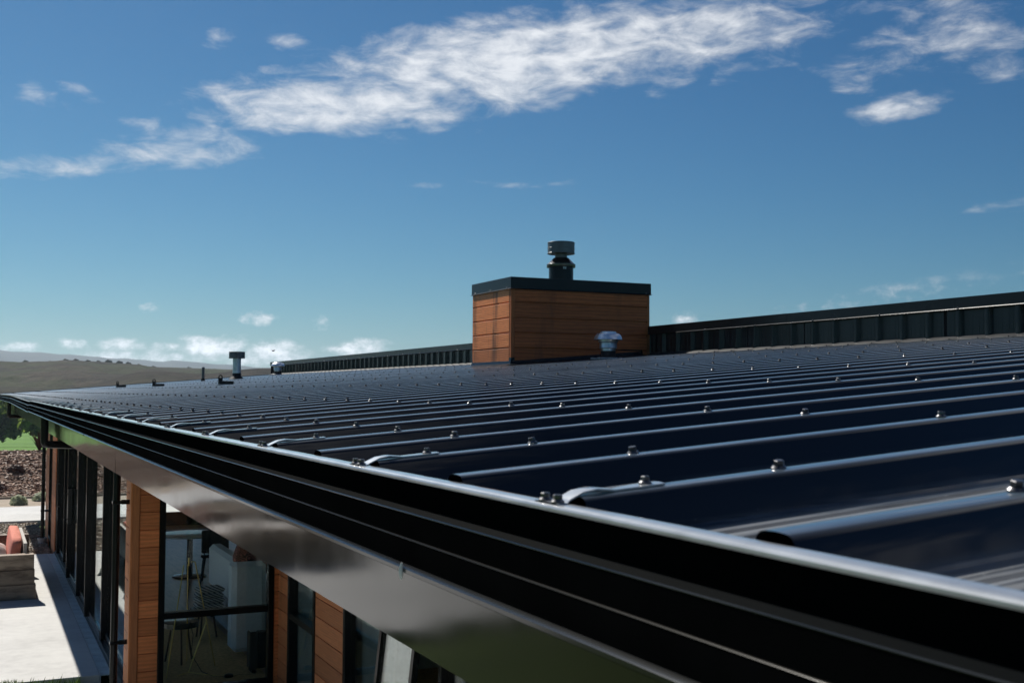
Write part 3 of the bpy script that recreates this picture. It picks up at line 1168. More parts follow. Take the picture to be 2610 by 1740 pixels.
def window(axis, a0, a1, plane, z0, z1, bars=(), uprights=(), fw=.055, name='window'):
    """framed window, frame set in the wall plane; axis 'X' looks to -Y, 'Y' looks to -X"""
    b = MB()

    def bx(p0, p1, q0, q1, d0, d1, bev=.003):
        if axis == 'X':
            b.box(p0, p1, plane + d0, plane + d1, q0, q1, bev)
        else:
            b.box(plane + d0, plane + d1, p0, p1, q0, q1, bev)
    bx(a0, a0 + fw, z0, z1, -.03, .075)
    bx(a1 - fw, a1, z0, z1, -.03, .075)
    bx(a0 + fw, a1 - fw, z0, z0 + fw, -.028, .074)
    bx(a0 + fw, a1 - fw, z1 - fw, z1, -.028, .074)
    for zb in bars:
        bx(a0 + fw, a1 - fw, zb - .032, zb + .032, -.026, .072)
    for ab in uprights:
        bx(ab - .03, ab + .03, z0 + fw, z1 - fw, -.024, .070)
    wn = b.build(name, frame_m, house, None)
    us = [a0 + fw] + list(uprights) + [a1 - fw]
    zs = [z0 + fw] + list(bars) + [z1 - fw]
    for i in range(len(us) - 1):
        for j in range(len(zs) - 1):
            g_ = MB()
            if axis == 'X':
                g_.box(us[i] + .001, us[i + 1] - .001, plane + .020, plane + .026, zs[j] + .001, zs[j + 1] - .001)
            else:
                g_.box(plane + .020, plane + .026, us[i] + .001, us[i + 1] - .001, zs[j] + .001, zs[j + 1] - .001)
            g_.build('pane', glass_m, wn, None)
    return wn


window('X', 1.697, 2.850, 11.872, .072, 2.50, bars=(.852,))
window('Y', 10.44, 11.43, 2.918, .072, 2.50, bars=(.855,))
w3 = window('Y', 8.12, 9.52, 2.918, .072, 2.50)
window('Y', 24.745, 25.665, 1.447, .05, 2.40)
# awning sash pushed out at the bottom
aw = MB()
a0_, a1_, zt, zb = 7.36, 8.10, 2.46, .55
tilt = .11


def awp(y, z, d):
    return (2.905 - (zt - z) * tilt - d, y, z - d * tilt)


def awbox(b, ya, yb, za, zb_, d0, d1):
    k = len(b.v)
    for d in (d0, d1):
        for (y, z) in ((ya, za), (yb, za), (yb, zb_), (ya, zb_)):
            b.v.append(awp(y, z, d))
    b.f += [tuple(k + i for i in q) for q in ((0, 1, 2, 3), (7, 6, 5, 4), (0, 4, 5, 1), (1, 5, 6, 2), (2, 6, 7, 3), (3, 7, 4, 0))]


awbox(aw, a0_, a0_ + .05, zb, zt, 0, .045)
awbox(aw, a1_ - .05, a1_, zb, zt, 0, .045)
awbox(aw, a0_ + .05, a1_ - .05, zb, zb + .05, 0, .045)
awbox(aw, a0_ + .05, a1_ - .05, zt - .05, zt, 0, .045)
awo = aw.build('awning_sash', frame_m, house, None)
ap = MB()
awbox(ap, a0_ + .051, a1_ - .051, zb + .051, zt - .051, .018, .024)
ap.build('pane', glass_m, awo, None)
window('Y', 6.25, 7.30, 2.918, .072, 2.50)

blind_m = simple('blind_fabric', (.50, .60, .61), .9, var=.12, vscale=3)
bl1 = MB()
bl1.grid([[(2.992 + .012 * math.sin(j * .9), 10.50 + .87 * j / 40, z) for j in range(41)] for z in (.16, 2.44)])
tag(bl1.build('curtain', blind_m, None, 60), 'pale curtain drawn behind the narrow two-pane window', 'curtain')
bl2 = MB()
bl2.grid([[(3.06 + .02 * math.sin(j * 1.0), 8.75 + .70 * j / 36, z) for j in range(37)] for z in (.10, 2.5)])
tag(bl2.build('curtain', blind_m, None, 60), 'pale curtain gathered at one side of the wide near window', 'curtain')
# sliding doors along the terrace
tr = MB()
tr.box(1.421, 1.66, 12.36, 23.655, -.10, .012)
for i in range(5):
    tr.box(1.440 + .045 * i, 1.452 + .045 * i, 12.361, 23.654, .0121, .040)
track = tr.build('door_track', galvd_m, house, None)
posts = [(12.36, 1.45), (14.90, 1.449), (16.53, 1.392), (18.22, 1.412), (20.04, 1.396), (21.92, 1.470), (23.10, 1.432), (23.58, 1.44)]
for i in range(len(posts) - 1):
    (ya, xa), (yb, xb) = posts[i], posts[i + 1]
    d = MB()
    d.box(xb, xb + .135, yb, yb + .062, .042, 2.455, .004)
    sd_ = d.build('sliding_door', frame_m, house, None)
    xr = xb + .05
    MB().box(xr, xr + .045, ya + .064, yb - .001, .042, .14, .003).build('bottom_rail', frame_m, sd_)
    MB().box(xr, xr + .045, ya + .064, yb - .001, 2.36, 2.455, .003).build('top_rail', frame_m, sd_)
    MB().box(xr + .018, xr + .026, ya + .064, yb - .001, .141, 2.359).build('pane', glass_m, sd_, None)
    if i == 3:
        h_ = MB()
        h_.tube([(1.398, yb - .25, 1.03), (1.338, yb - .25, 1.03), (1.338, yb - .25, 1.43), (1.398, yb - .25, 1.43)], .014, 8)
        h_.box(1.385, 1.445, yb - .28, yb - .22, .95, 1.5, .003)
        h_.build('door_handle', black_m, sd_)
    if i == 4:
        h_ = MB()
        h_.tube([(1.396, yb + .02, 1.03), (1.345, yb + .02, 1.03), (1.345, yb + .02, 1.43), (1.396, yb + .02, 1.43)], .013, 8)
        h_.build('door_handle', black_m, sd_)

# ------------------------------------------------------------------ raised ribbed wall along the top of the roof
XW = 7.494
zb_ = crest(XW)
cw = MB().box(XW + .05, XW + .16, YN, 31.85, 2.71, 3.82).build('clerestory_wall', joint_m, house, None)
b = MB()
b.grid([[(XW + .045 - v, u, z) for u, v in prof3] for z in (3.86, zb_ - .05)])
cl_me = b.mesh('cladding_sheet', 22)
yy = YN + .46
while yy < 31.45:
    o = obj('cladding_sheet', cl_me, clad_m, cw)
    o.location = (rnd.uniform(-.001, .001), yy, 0)
    o.rotation_euler = (0, 0, rnd.uniform(-.004, .004))
    yy += 3 * PITCH
o = obj('cladding_end', MB().box(XW - .004, XW + .16, 31.851, 31.870, 3.4, 3.82).mesh('cladding_end'), clad_m, cw)
# cap flashing in lengths with a turned-out drip
CP = [(XW + .30, 3.900), (XW - .0214, 3.9150), (XW - .022, 3.9145), (XW - .022, 3.822), (XW - .025, 3.8170), (XW - .030, 3.8145), (XW - .0295, 3.8130), (XW - .024, 3.8155), (XW - .019, 3.820), (XW - .019, 3.909), (XW + .30, 3.896)]
lens = [(YN, 3.1), (3.104, 9.3), (9.304, 15.4), (15.404, 21.3), (21.304, 26.4), (26.404, 31.875)]
for i, (ya, yb) in enumerate(lens):
    dz = rnd.uniform(-.003, .003)
    MB().prism([(x, z + dz) for x, z in CP], 'Y', ya, yb).build('cap_flashing', trim_m, cw, 25)
for i, y in enumerate([4.3 + .92 * j for j in range(30)]):
    if 11.4 < y < 14.8:
        continue
    q = obj('screw', scr_me, zinc_m, cw)
    q.location = (XW - .022, y, 3.8235)
    q.rotation_euler = (0, -math.pi / 2, 0)
apron_m = simple('apron_paint', (.03, .032, .034), .5, spec=.3, var=.4, vscale=6)
# apron flashing over the rib crests
for i, (ya, yb) in enumerate([(YN, 5.0), (5.004, 11.94), (13.10, 19.0), (19.004, 25.2), (25.204, 31.85)]):
    b = MB()
    nn = int((yb - ya) / .06)
    rws = []
    for j in range(nn + 1):
        y = ya + (yb - ya) * j / nn
        ph = ((y - Y0) / PITCH) % 1.0
        sag = -.010 * (math.sin(math.pi * ph) ** 2) + .003 * mnoise.noise(Vector((y * 2, 1, 1)))
        rws.append([(XW + .03, y, zb_ + .030), (XW - .002, y, zb_ + .014), (XW - .050, y, crest(XW - .05) + .005 + sag * .6), (XW - .058, y, crest(XW - .058) + .0025 + sag), (XW - .060, y, crest(XW - .060) - .008 + sag)])
    b.grid([list(reversed(r_)) for r_ in rws])
    b.build('apron_flashing', apron_m, cw, 25)
# roof behind, falling east
br = MB().prism([(XW + .161, 3.90), (12.6, 3.50), (12.6, 3.44), (XW + .161, 3.83)], 'Y', YN, 31.85)
br.build('rear_roof', trim_m, house, None)
MB().box(12.121, 12.2, YN, 31.8, 2.701, 3.46).build('rear_wall', joint_m, house, None)

# ------------------------------------------------------------------ chimney box
CX0, CX1, CY0, CY1 = 5.612, 7.49, 11.957, 13.084
cz = [3.280, 3.455, 3.628, 3.804, 3.978, 4.159, 4.318]
ch_core = MB().box(CX0 + .02, CX1, CY0 + .02, CY1 - .02, 3.05, 4.33).build('chimney', joint_m, house, None)


def cboard(axis, L, h):
    t, gp = .024, .017
    pr = [(0, 0), (-t + .001, 0), (-t, .0015), (-t, h - gp - .0015), (-t + .0015, h - gp), (-.003, h - gp), (-.003, h), (0, h)]
    return MB().prism(pr, axis, 0, L).mesh('board', 30)


for i in range(len(cz) - 1):
    h = cz[i + 1] - cz[i]
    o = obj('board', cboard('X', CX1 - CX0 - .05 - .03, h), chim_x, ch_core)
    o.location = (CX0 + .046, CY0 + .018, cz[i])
    o = obj('board', cboard('Y', CY1 - CY0 - .05 - .012, h), chim_sunlit_y, ch_core)
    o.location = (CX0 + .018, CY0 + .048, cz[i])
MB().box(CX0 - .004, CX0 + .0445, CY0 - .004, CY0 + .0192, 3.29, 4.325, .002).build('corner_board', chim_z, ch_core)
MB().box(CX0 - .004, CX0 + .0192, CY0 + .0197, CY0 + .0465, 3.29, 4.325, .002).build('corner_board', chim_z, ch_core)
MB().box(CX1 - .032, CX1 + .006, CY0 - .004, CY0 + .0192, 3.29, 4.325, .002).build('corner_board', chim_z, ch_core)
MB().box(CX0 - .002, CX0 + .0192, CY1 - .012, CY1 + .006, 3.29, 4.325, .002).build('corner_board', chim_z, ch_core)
# cap: four folded sides with a small drip, flat top
e = .012
cp = MB()
X0, X1, Ya, Yb = CX0 - e, CX1 + e + .01, CY0 - e, CY1 + e
dq = .012
ring = lambda o_, z: [(X0 - o_, Ya - o_, z), (X1 + o_, Ya - o_, z), (X1 + o_, Yb + o_, z), (X0 - o_, Yb + o_, z)]
cp.grid([ring(-.004, 4.310), ring(0, 4.310), ring(.010, 4.304), ring(.011, 4.307), ring(.001, 4.316), ring(0, 4.4435), ring(-.003, 4.4455)], True)
cp.f.append(tuple(range(len(cp.v) - 4, len(cp.v))))
cap = cp.build('cap_flashing', trim_m, ch_core, 20)
for p in ((X0 - .001, CY0 + .10), (X0 - .001, CY0 + .56), (X0 - .001, CY1 - .10)):
    q = obj('screw', scr_me, zinc_m, ch_core)
    q.location = (p[0], p[1], 4.322)
    q.rotation_euler = (0, -math.pi / 2, 0)
q = obj('screw', scr_me, zinc_m, ch_core)
q.location = (CX1 - .05, Ya - .001, 4.322)
q.rotation_euler = (math.pi / 2, 0, 0)
# skirt flashing spreading onto the roof
sk = MB()
def skirt_ring(o_, dz, top=None):
    pts = []
    for (x, y) in ((CX0 - o_, CY0 - o_), (CX1 - .10, CY0 - o_), (CX1 - .10, CY0 + .2), (CX1 - .10, CY1 + o_), (CX0 - o_, CY1 + o_)):
        pts.append((x, y, (crest(x) + dz) if top is None else max(top, crest(x) + .04)))
    return pts
sk.grid([skirt_ring(.105, .003), skirt_ring(.10, .008), skirt_ring(.022, .020), skirt_ring(.0045, .055), skirt_ring(.004, .09)], True)
skm = sk.build('skirt_flashing', trim_m, ch_core, 25)
# flue
fx, fy, fz = 6.56, 12.52, 4.4455
fl = MB().lathe([(.153, 0), (.153, .215)], fx, fy, fz, 40).build('flue_pipe', trim_m, ch_core)
MB().lathe([(.160, .205), (.178, .207), (.180, .212), (.180, .245), (.176, .249), (.168, .252), (.095, .325), (.078, .331)], fx, fy, fz, 40).build('flue_cone', simple('flue_steel', (.10, .105, .11), .26, metal=.9, var=.5, vscale=14), ch_core)
MB().lathe([(.077, .325), (.077, .385)], fx, fy, fz, 28).build('flue_neck', galvd_m, ch_core)
ck = MB()
ck.lathe([(.060, .388), (.160, .380), (.168, .376), (.171, .379), (.171, .386), (.1685, .389), (.1685, .445), (.171, .447), (.171, .451), (.1685, .453), (.1685, .508), (.171, .510), (.171, .517), (.168, .522), (.02, .530)], fx, fy, fz, 44)
ck.build('flue_cowl', galvd_m, ch_core, 30)
tb = MB()
for dx in (-.012, .012):
    tb.box(fx - .03 + dx - .006, fx - .03 + dx + .006, fy - .158, fy - .150, fz + .178, fz + .203)
tb.build('flue_rivet', galv_m, ch_core)

# ------------------------------------------------------------------ roof vents
def mushroom(x, y, s=1.0, lead=True):
    z = crest(x) - RIBH
    bt = MB()
    bt.lathe([(.165, .028), (.160, .046), (.098, .062), (.089, .075), (.087, .130)], x, y, z, 28)
    root = bt.build('roof_vent', rubber_m, house)
    fl_ = MB()
    r = random.Random(int(x * 100))
    for i in range(16):
        a = i / 16 * 6.283
        rr = .15 + r.uniform(-.01, .02)
        fl_.box(x + rr * math.cos(a) - .035, x + rr * math.cos(a) + .035, y + rr * math.sin(a) - .03, y + rr * math.sin(a) + .03, z + .030 + x * 0, z + .047 + r.uniform(-.004, .006), .006)
    fl_.build('vent_seal', seal_m, root)
    MB().lathe([(.085, .120), (.085, .170)], x, y, z, 28).build('vent_throat', galv_m, root)
    MB().lathe([(.098, .160), (.101, .158), (.103, .166), (.101, .172), (.101, .222), (.103, .226), (.114, .230), (.116, .236), (.116, .262), (.112, .268)], x, y, z, 32).build('vent_body', galv_m, root, 25)
    MB().lathe([(.110, .262), (.160, .257), (.166, .260), (.163, .268), (.158, .288), (.146, .312), (.126, .330), (.094, .338), (.092, .350), (.086, .354), (.02, .355)], x, y, z, 36).build('vent_cowl', bright_m, root, 40)
    return root


mushroom(6.60, 11.42)
mushroom(6.75, 27.95)
# tall flue vent
vx, vy = 4.82, 23.48
vz = crest(vx) - RIBH
root = MB().lathe([(.165, .03), (.15, .05), (.102, .09), (.090, .11), (.087, .16)], vx, vy, vz, 28).build('roof_vent', rubber_m, house)
MB().lathe([(.083, .12), (.083, .468)], vx, vy, vz, 28).build('vent_pipe', galv_m, root)
MB().lathe([(.05, .47), (.158, .462), (.162, .466), (.162, .500), (.159, .503), (.159, .525), (.162, .528), (.162, .556), (.159, .559), (.159, .578), (.162, .581), (.162, .594), (.15, .598), (.02, .6)], vx, vy, vz, 32).build('vent_cowl', galvd_m, root, 30)
# thin vent pipe
vx, vy = 4.45, 25.2
vz = crest(vx) - RIBH
root = MB().lathe([(.06, .03), (.05, .05), (.036, .08), (.034, .10)], vx, vy, vz, 16).build('roof_vent', rubber_m, house)
MB().lathe([(.031, .06), (.031, .335), (.026, .340)], vx, vy, vz, 16).build('vent_pipe', galvd_m, root)

# anchor brackets with an eye
def anchor(x, y):
    z = crest(x)
    b = MB()
    n = 16
    # upright plate with a hole: ring grid between hole and outline
    outl, hole = [], []
    for i in range(n):
        a = 2 * math.pi * i / n
        hole.append((x - .05 + .013 * math.cos(a), z + .092 + .013 * math.sin(a)))
        ca, sa = math.cos(a), math.sin(a)
        if sa >= 0:
            outl.append((x - .05 + .026 * ca, z + .092 + .026 * sa))
        else:
            t = max(-1, min(1, ca * 1.9))
            outl.append((x - .05 + .026 * t, z + .004 if sa < -.5 else z + .05))
    for yo, rev in ((-.004, False), (.004, True)):
        A = [(px, y + yo, pz) for px, pz in outl]
        H = [(px, y + yo, pz) for px, pz in hole]
        b.grid([H, A] if rev else [A, H], True)
    b.grid([[(px, y - .004, pz) for px, pz in outl], [(px, y + .004, pz) for px, pz in outl]][::-1], True)
    b.grid([[(px, y - .004, pz) for px, pz in hole], [(px, y + .004, pz) for px, pz in hole]], True)
    o = b.build('anchor_bracket', black_m, house)
    c = MB().box(x - .075, x + .105, y - .022, y + .022, z + .0035, z + .044, .004)
    c.build('bracket_base', black_m, o)
    d = MB().box(x - .10, x + .12, y - .035, y + .035, z - .004, z + .003)
    d.build('bracket_plate', galv_m, o)


anchor(2.70, 13.85)
anchor(2.58, 18.6)
anchor(2.50, 22.95)

# ------------------------------------------------------------------ terrace seat
seat = empty('terrace_seat', (0, 0, 0))
tag(seat, 'weathered sleeper daybed standing on the concrete deck', 'outdoor sofa')
sl1 = [(.872, 0), (.852, .221), (.842, .442)]
for (xr, z) in sl1:
    o = MB().box(-4.6, xr, 18.47, 18.67, z + .002, z + .217, .007).build('sleeper', sleeper_m, seat)
    MB().box(-4.6, xr - .01, 21.10, 21.27, z + .002, z + .217, .007).build('sleeper', sleeper_m, seat)
MB().box(-4.6, .70, 18.672, 21.098, .26, .32).build('seat_board', sleeper_m, seat)
bb = MB()
bb.prism([(.700, .321), (.745, .321), (.748, .80), (.703, .80)], 'Y', 18.72, 20.9)
bb.build('back_board', greyboard_m, seat)
MB().box(.775, .868, 20.98, 21.096, .0, .672, .005).build('post', sleeper_m, seat)


def pillow(name, mat, loc, dims, rot, label, cat, group=None, puff=.5):
    """soft rounded block"""
    s = MB()
    n = 10
    def sq(t):
        c_, s_ = math.cos(t), math.sin(t)
        ex = .32
        return (math.copysign(abs(c_) ** ex, c_), math.copysign(abs(s_) ** ex, s_))
    rws = []
    for i in range(n + 1):
        ph = -math.pi / 2 + math.pi * i / n
        cz_, sz_ = math.cos(ph), math.sin(ph)
        rr = abs(cz_) ** puff
        hz = math.copysign(abs(sz_) ** .6, sz_)
        rws.append([(q[0] * rr * dims[0] / 2, q[1] * rr * dims[1] / 2, hz * dims[2] / 2) for q in (sq(2 * math.pi * j / 28) for j in range(28))])
    s.grid(rws, True)
    o = s.build(name, mat, None, 60)
    o.location = loc
    o.rotation_euler = rot
    tag(o, label, cat, group)
    return o


pillow('cushion', coral_m, (.595, 19.86, .665), (.165, 2.1, .40), (0, R(6), 0), 'upright coral back cushion nearest the house wall', 'cushion', puff=.18)
pillow('cushion', coral_m, (-.35, 19.9, .40), (1.5, 2.3, .155), (0, 0, 0), 'flat coral seat cushion lying in the daybed', 'cushion', puff=.18)
pillow('cushion', coral_m, (-.9, 20.98, .70), (2.4, .17, .42), (R(-6), 0, 0), 'long coral back cushion at the far side of the daybed', 'cushion', puff=.18)
pillow('cushion', white_fab_m, (-2.8, 19.9, .40), (3.3, 2.3, .155), (0, 0, 0), 'flat pale seat cushion lying in the far part of the daybed', 'cushion', puff=.18)
pillow('pillow', grey_fab_m, (.30, 19.05, .60), (.42, .42, .14), (R(38), R(20), .4), 'crumpled dark grey pillow beside the coral cushion', 'pillow', puff=.6)
pillow('pillow', white_fab_m, (.30, 19.75, .60), (.42, .42, .15), (R(25), R(24), .2), 'pale pillow behind the dark grey pillow', 'pillow', puff=.6)

# pot at the foot of the far downpipe
pt = MB().lathe([(.070, 0), (.082, .075), (.094, .080), (.096, .118), (.088, .120), (.084, .09), (.02, .085)], 1.30, 25.46, -.05, 24).build('drain_pot', pot_m)
tag(pt, 'small pale grey pot at the foot of the far downpipe', 'pot')

# ------------------------------------------------------------------ room behind the window
lamp = empty('floor_lamp')
tag(lamp, 'thin brass tripod floor lamp behind the big window', 'lamp')
top = Vector((2.139, 12.78, 1.20))
MB().lathe([(.006, 0), (.009, .01), (.009, .085), (.005, .09)], 2.139, 12.78, 1.20, 10).build('lamp_hub', brass_m, lamp)
for (p0, p1) in (((2.082, 12.76, 1.215), (1.895, 12.60, .055)), ((2.206, 12.78, 1.236), (2.47, 12.95, .055)), ((2.14, 12.84, 1.21), (2.22, 13.30, .055)),
                 ((2.151, 12.76, .062), (2.44, 12.45, .056)), ((2.151, 12.76, .062), (2.02, 12.66, .056)), ((2.334, 12.75, .604), (2.151, 12.76, .062))):
    MB().tube([p0, p1], .006, 8).build('lamp_rod', brass_m, lamp)
MB().tube([(2.139, 12.79, 1.2), (2.15, 12.80, 1.0), (2.135, 12.80, .8), (2.16, 12.8, .6), (2.2, 12.8, .45), (2.18, 12.79, .25), (2.28, 12.7, .07), (2.36, 12.5, .058), (2.5, 12.4, .058)], .004, 6).build('lamp_cord', cord_m, lamp)
MB().tube([(2.206, 12.78, 1.236), (2.19, 12.78, 1.245), (2.16, 12.78, 1.245)], .006, 8).build('lamp_rod', brass_m, lamp)
sw = MB().lathe([(.045, 0), (.048, .012), (.046, .03), (.03, .038)], 2.51, 12.40, .051, 18).build('cord_reel', black_m)
tag(sw, 'round black cable reel on the floor by the window', 'cable reel')
cb = MB().tube([(2.55, 12.39, .058), (2.63, 12.46, .057), (2.70, 12.40, .057), (2.79, 12.42, .057), (2.83, 12.52, .06)], .004, 6).build('power_cord', cord_m)
tag(cb, 'black power cord curling across the floor to the heater', 'cord')
st = empty('side_table')
tag(st, 'small round dark side table behind the brass lamp', 'side table')
MB().lathe([(.19, 0), (.205, .004), (.205, .06), (.195, .065)], 2.14, 13.30, .452, 36).build('table_top', table_m, st)
for i in range(3):
    a = i * 2.094 + .5
    MB().tube([(2.14 + .10 * math.cos(a), 13.3 + .10 * math.sin(a), .455), (2.14 + .17 * math.cos(a), 13.3 + .17 * math.sin(a), .051)], .011, 8).build('leg', simple('walnut_leg', (.10, .05, .028), .5) if i == 0 else MATS['walnut_leg'], st)
sofa = empty('sofa')
tag(sofa, 'pale blue grey upholstered sofa seen from its end through the window', 'sofa')
MB().box(2.90, 3.75, 13.55, 15.9, .10, .46, .03).build('seat_base', rugline_m, sofa)
MB().box(2.92, 3.12, 13.50, 15.9, .461, 1.02, .05).build('backrest', sofa_m, sofa)
MB().box(2.70, 3.09, 13.20, 13.49, .12, 1.14, .05).build('armrest', sofa_m, sofa)
MB().box(3.10, 3.7, 13.20, 13.49, .12, .85, .05).build('armrest', sofa_m, sofa)
for (x, y) in ((2.96, 13.6), (3.65, 13.6), (2.96, 15.8), (3.65, 15.8)):
    MB().box(x - .02, x + .02, y - .02, y + .02, .051, .10).build('leg', black_m, sofa)
pillow('cushion', swirl_m, (2.98, 13.36, 1.20), (.46, .15, .40), (R(-6), R(24), .0), 'swirl patterned black and rust cushion on the sofa arm', 'cushion', puff=.55)
stool = empty('foot_stool')
tag(stool, 'low dark stool carrying the folded blankets', 'stool')
MB().lathe([(.17, 0), (.18, .01), (.18, .05), (.17, .06)], 2.62, 14.45, .37, 24).build('stool_top', table_m, stool)
for i in range(3):
    a = i * 2.094
    MB().tube([(2.62 + .1 * math.cos(a), 14.45 + .1 * math.sin(a), .372), (2.62 + .15 * math.cos(a), 14.45 + .15 * math.sin(a), .051)], .012, 8).build('leg', MATS['walnut_leg'], stool)
bl_names = ['lowest of the folded striped blankets on the stool', 'second folded striped blanket from the bottom of the pile', 'third folded striped blanket from the bottom of the pile', 'topmost folded striped blanket on the pile']
for i in range(4):
    o = MB().bbox(-.17 + .006 * i, .17, -.13, .13, 0, .062, .026).build('blanket', blanket_m)
    o.location = (2.66 + .006 * (i % 2), 14.45, .431 + .0635 * i)
    o.rotation_euler = (0, 0, .1 * (i % 2))
    tag(o, bl_names[i], 'blanket', 'folded blankets on the stool')
dt = empty('dining_table')
tag(dt, 'pale topped dining table deep inside the room', 'table')
MB().lathe([(.50, 0), (.52, .008), (.52, .022), (.50, .03)], 3.25, 19.35, .722, 40).build('table_top', pale_top_m, dt)
MB().lathe([(.28, 0), (.26, .02), (.05, .05), (.045, .67)], 3.25, 19.35, .051, 24).build('pedestal', table_m, dt)


def chair(x, y, rz, label):
    r = empty('dining_chair', (x, y, .05))
    tag(r, label, 'chair', 'chairs round the dining table')
    MB().bbox(-.22, .22, -.21, .21, .42, .47, .02).build('seat', table_m, r)
    MB().bbox(-.21, .21, .19, .23, .50, .86, .015).build('backrest', table_m, r)
    for sx_ in (-1, 1):
        for sy_ in (-1, 1):
            MB().tube([(sx_ * .17, sy_ * .17, .43), (sx_ * .22, sy_ * .22, .001)], [.02, .012], 8).build('leg', table_m, r)
        MB().tube([(sx_ * .16, .2, .44), (sx_ * .17, .21, .56)], .012, 6).build('back_post', table_m, r)
    r.rotation_euler = (0, 0, rz)


chair(3.52, 18.55, 2.9, 'dark dining chair on the window side of the pale table')
chair(2.55, 19.9, 1.9, 'dark dining chair at the terrace side of the pale table')
ht = empty('panel_heater')
tag(ht, 'slim black heater standing inside the lower window corner', 'heater')
MB().bbox(2.745, 2.835, 12.47, 12.62, .09, .49, .012).build('heater_end', simple('heater_end', (.05, .042, .036), .4), ht)
MB().bbox(2.836, 3.25, 12.50, 12.60, .09, .485, .012).build('heater_panel', black_m, ht)
MB().box(2.76, 2.82, 12.50, 12.60, .4905, .495).build('heater_button', galv_m, ht)
for x in (2.79, 3.18):
    MB().box(x - .02, x + .02, 12.46, 12.64, .051, .0895).build('foot', black_m, ht)
MB().box(1.541, 11.99, 11.98, 26.76, 2.66, 2.683).build('ceiling', plaster_m, house, None)
MB().box(3.03, 11.99, YN + .12, 11.87, 2.66, 2.683).build('ceiling', plaster_m, house, None)
rg = MB().box(1.60, 2.895, 12.0, 15.9, .0505, .058).build('carpet', carpet_m)
tag(rg, 'olive brown carpet covering the floor behind the big window', 'carpet')
cu = MB()
cu.grid([[(2.0 + .75 * j / 40, 26.5 + .03 * math.sin(j * 1.1), z) for j in range(41)] for z in (.08, 2.6)])
tag(cu.build('curtain', green_view_m, None, 60), 'green sheet standing in for the outdoor view at the far end of the room', 'curtain')  # stand-in for the greenery outside the far window

# ------------------------------------------------------------------ plants
def tree(name, x, y, z, h, rx, label, seed, nleaf=3200, leaf=leafA, group='trees beyond the meadow', trunks=1, lsz=.30):
    r = random.Random(seed)
    root = empty(name, (x, y, z))
    tag(root, label, 'tree', group)
    tk = MB()
    tips = []
    for q in range(trunks):
        ox = (q - (trunks - 1) / 2) * .5
        bx, by = ox + r.uniform(-.1, .1), r.uniform(-.2, .2)
        tk.tube([(bx, by, -.3), (bx * 1.1, by, h * .12), (bx * 1.4 + .1, by + .1, h * .28), (bx * 1.8, by, h * .5), (bx * 2 + .2, by, h * .8)], [h * .040, h * .034, h * .028, h * .018, h * .006], 9)
        for i in range(9):
            a = r.uniform(0, 6.28)
            z0_ = h * r.uniform(.16, .6)
            L = rx * r.uniform(.5, .95)
            e_ = (bx * 1.5 + L * math.cos(a), by + L * math.sin(a), z0_ + h * r.uniform(.08, .3))
            tk.tube([(bx * 1.3, by, z0_), (bx * 1.3 + .5 * L * math.cos(a), by + .5 * L * math.sin(a), z0_ + h * .12), e_], [h * .016, h * .010, h * .003], 6)
            tips.append(e_)
    tk.build('trunk', trunk_m, root, 60)
    cr = MB()
    cl = []
    for i in range(46):
        a = r.uniform(0, 6.28)
        u = r.uniform(-1, 1)
        rad = r.uniform(.35, 1.0) ** .6
        px_, py_, pz_ = rx * rad * math.sqrt(1 - u * u) * math.cos(a), rx * rad * math.sqrt(1 - u * u) * math.sin(a), h * .60 + h * .40 * rad * u
        cl.append((px_, py_, max(pz_, h * .16), r.uniform(.10, .24) * h))
    for t in tips:
        cl.append((*t, .13 * h))
    for i in range(nleaf):
        c_ = cl[r.randrange(len(cl))]
        d = Vector((r.gauss(0, 1), r.gauss(0, 1), r.gauss(0, .75))).normalized() * c_[3] * r.uniform(.45, 1.0)
        p = Vector(c_[:3]) + d
        nrm = (d.normalized() + Vector((r.uniform(-.6, .6), r.uniform(-.6, .6), r.uniform(-.2, .9)))).normalized()
        t1 = nrm.cross(Vector((r.uniform(-1, 1), r.uniform(-1, 1), r.uniform(-1, 1)))).normalized()
        t2 = nrm.cross(t1)
        s_ = lsz * r.uniform(.5, 1.1)
        k = len(cr.v)
        for (a_, b_) in ((-1, -.5), (.2, -.8), (1, .1), (.1, .7), (-.8, .5)):
            cr.v.append(tuple(p + t1 * a_ * s_ + t2 * b_ * s_))
        cr.f.append((k, k + 1, k + 2, k + 3, k + 4))
    cr.build('crown', leaf, root, None)
    return root


def gz(x, y):
    return ground_z(x, y)


T = [(1.6, 128, 5.0, 3.0, 'broad green tree nearest the left edge of the photo beyond the meadow', 2),
     (6.2, 122, 5.0, 2.5, 'rounded green tree standing just right of the leftmost tree', 1),
     (9.8, 131, 5.2, 2.6, 'green tree partly behind the near downpipe', 1),
     (-4.2, 126, 6.0, 3.6, 'tall green tree left of the photo edge', 2),
     (13.8, 136, 4.6, 2.2, 'low green tree behind the house end', 1),
     (-10.5, 118, 7.6, 3.8, 'tall green tree far left in the tree row', 1),
     (-17, 124, 7.0, 3.6, 'round green tree further left in the tree row', 1),
     (-24, 115, 8.0, 4.0, 'leftmost green tree in the tree row', 1)]
for i, (x, y, h, rx, lab, tr_) in enumerate(T):
    tree('meadow_tree', x, y, gz(x, y), h, rx, lab, 20 + i, 4200 if i < 5 else 2200, trunks=tr_)


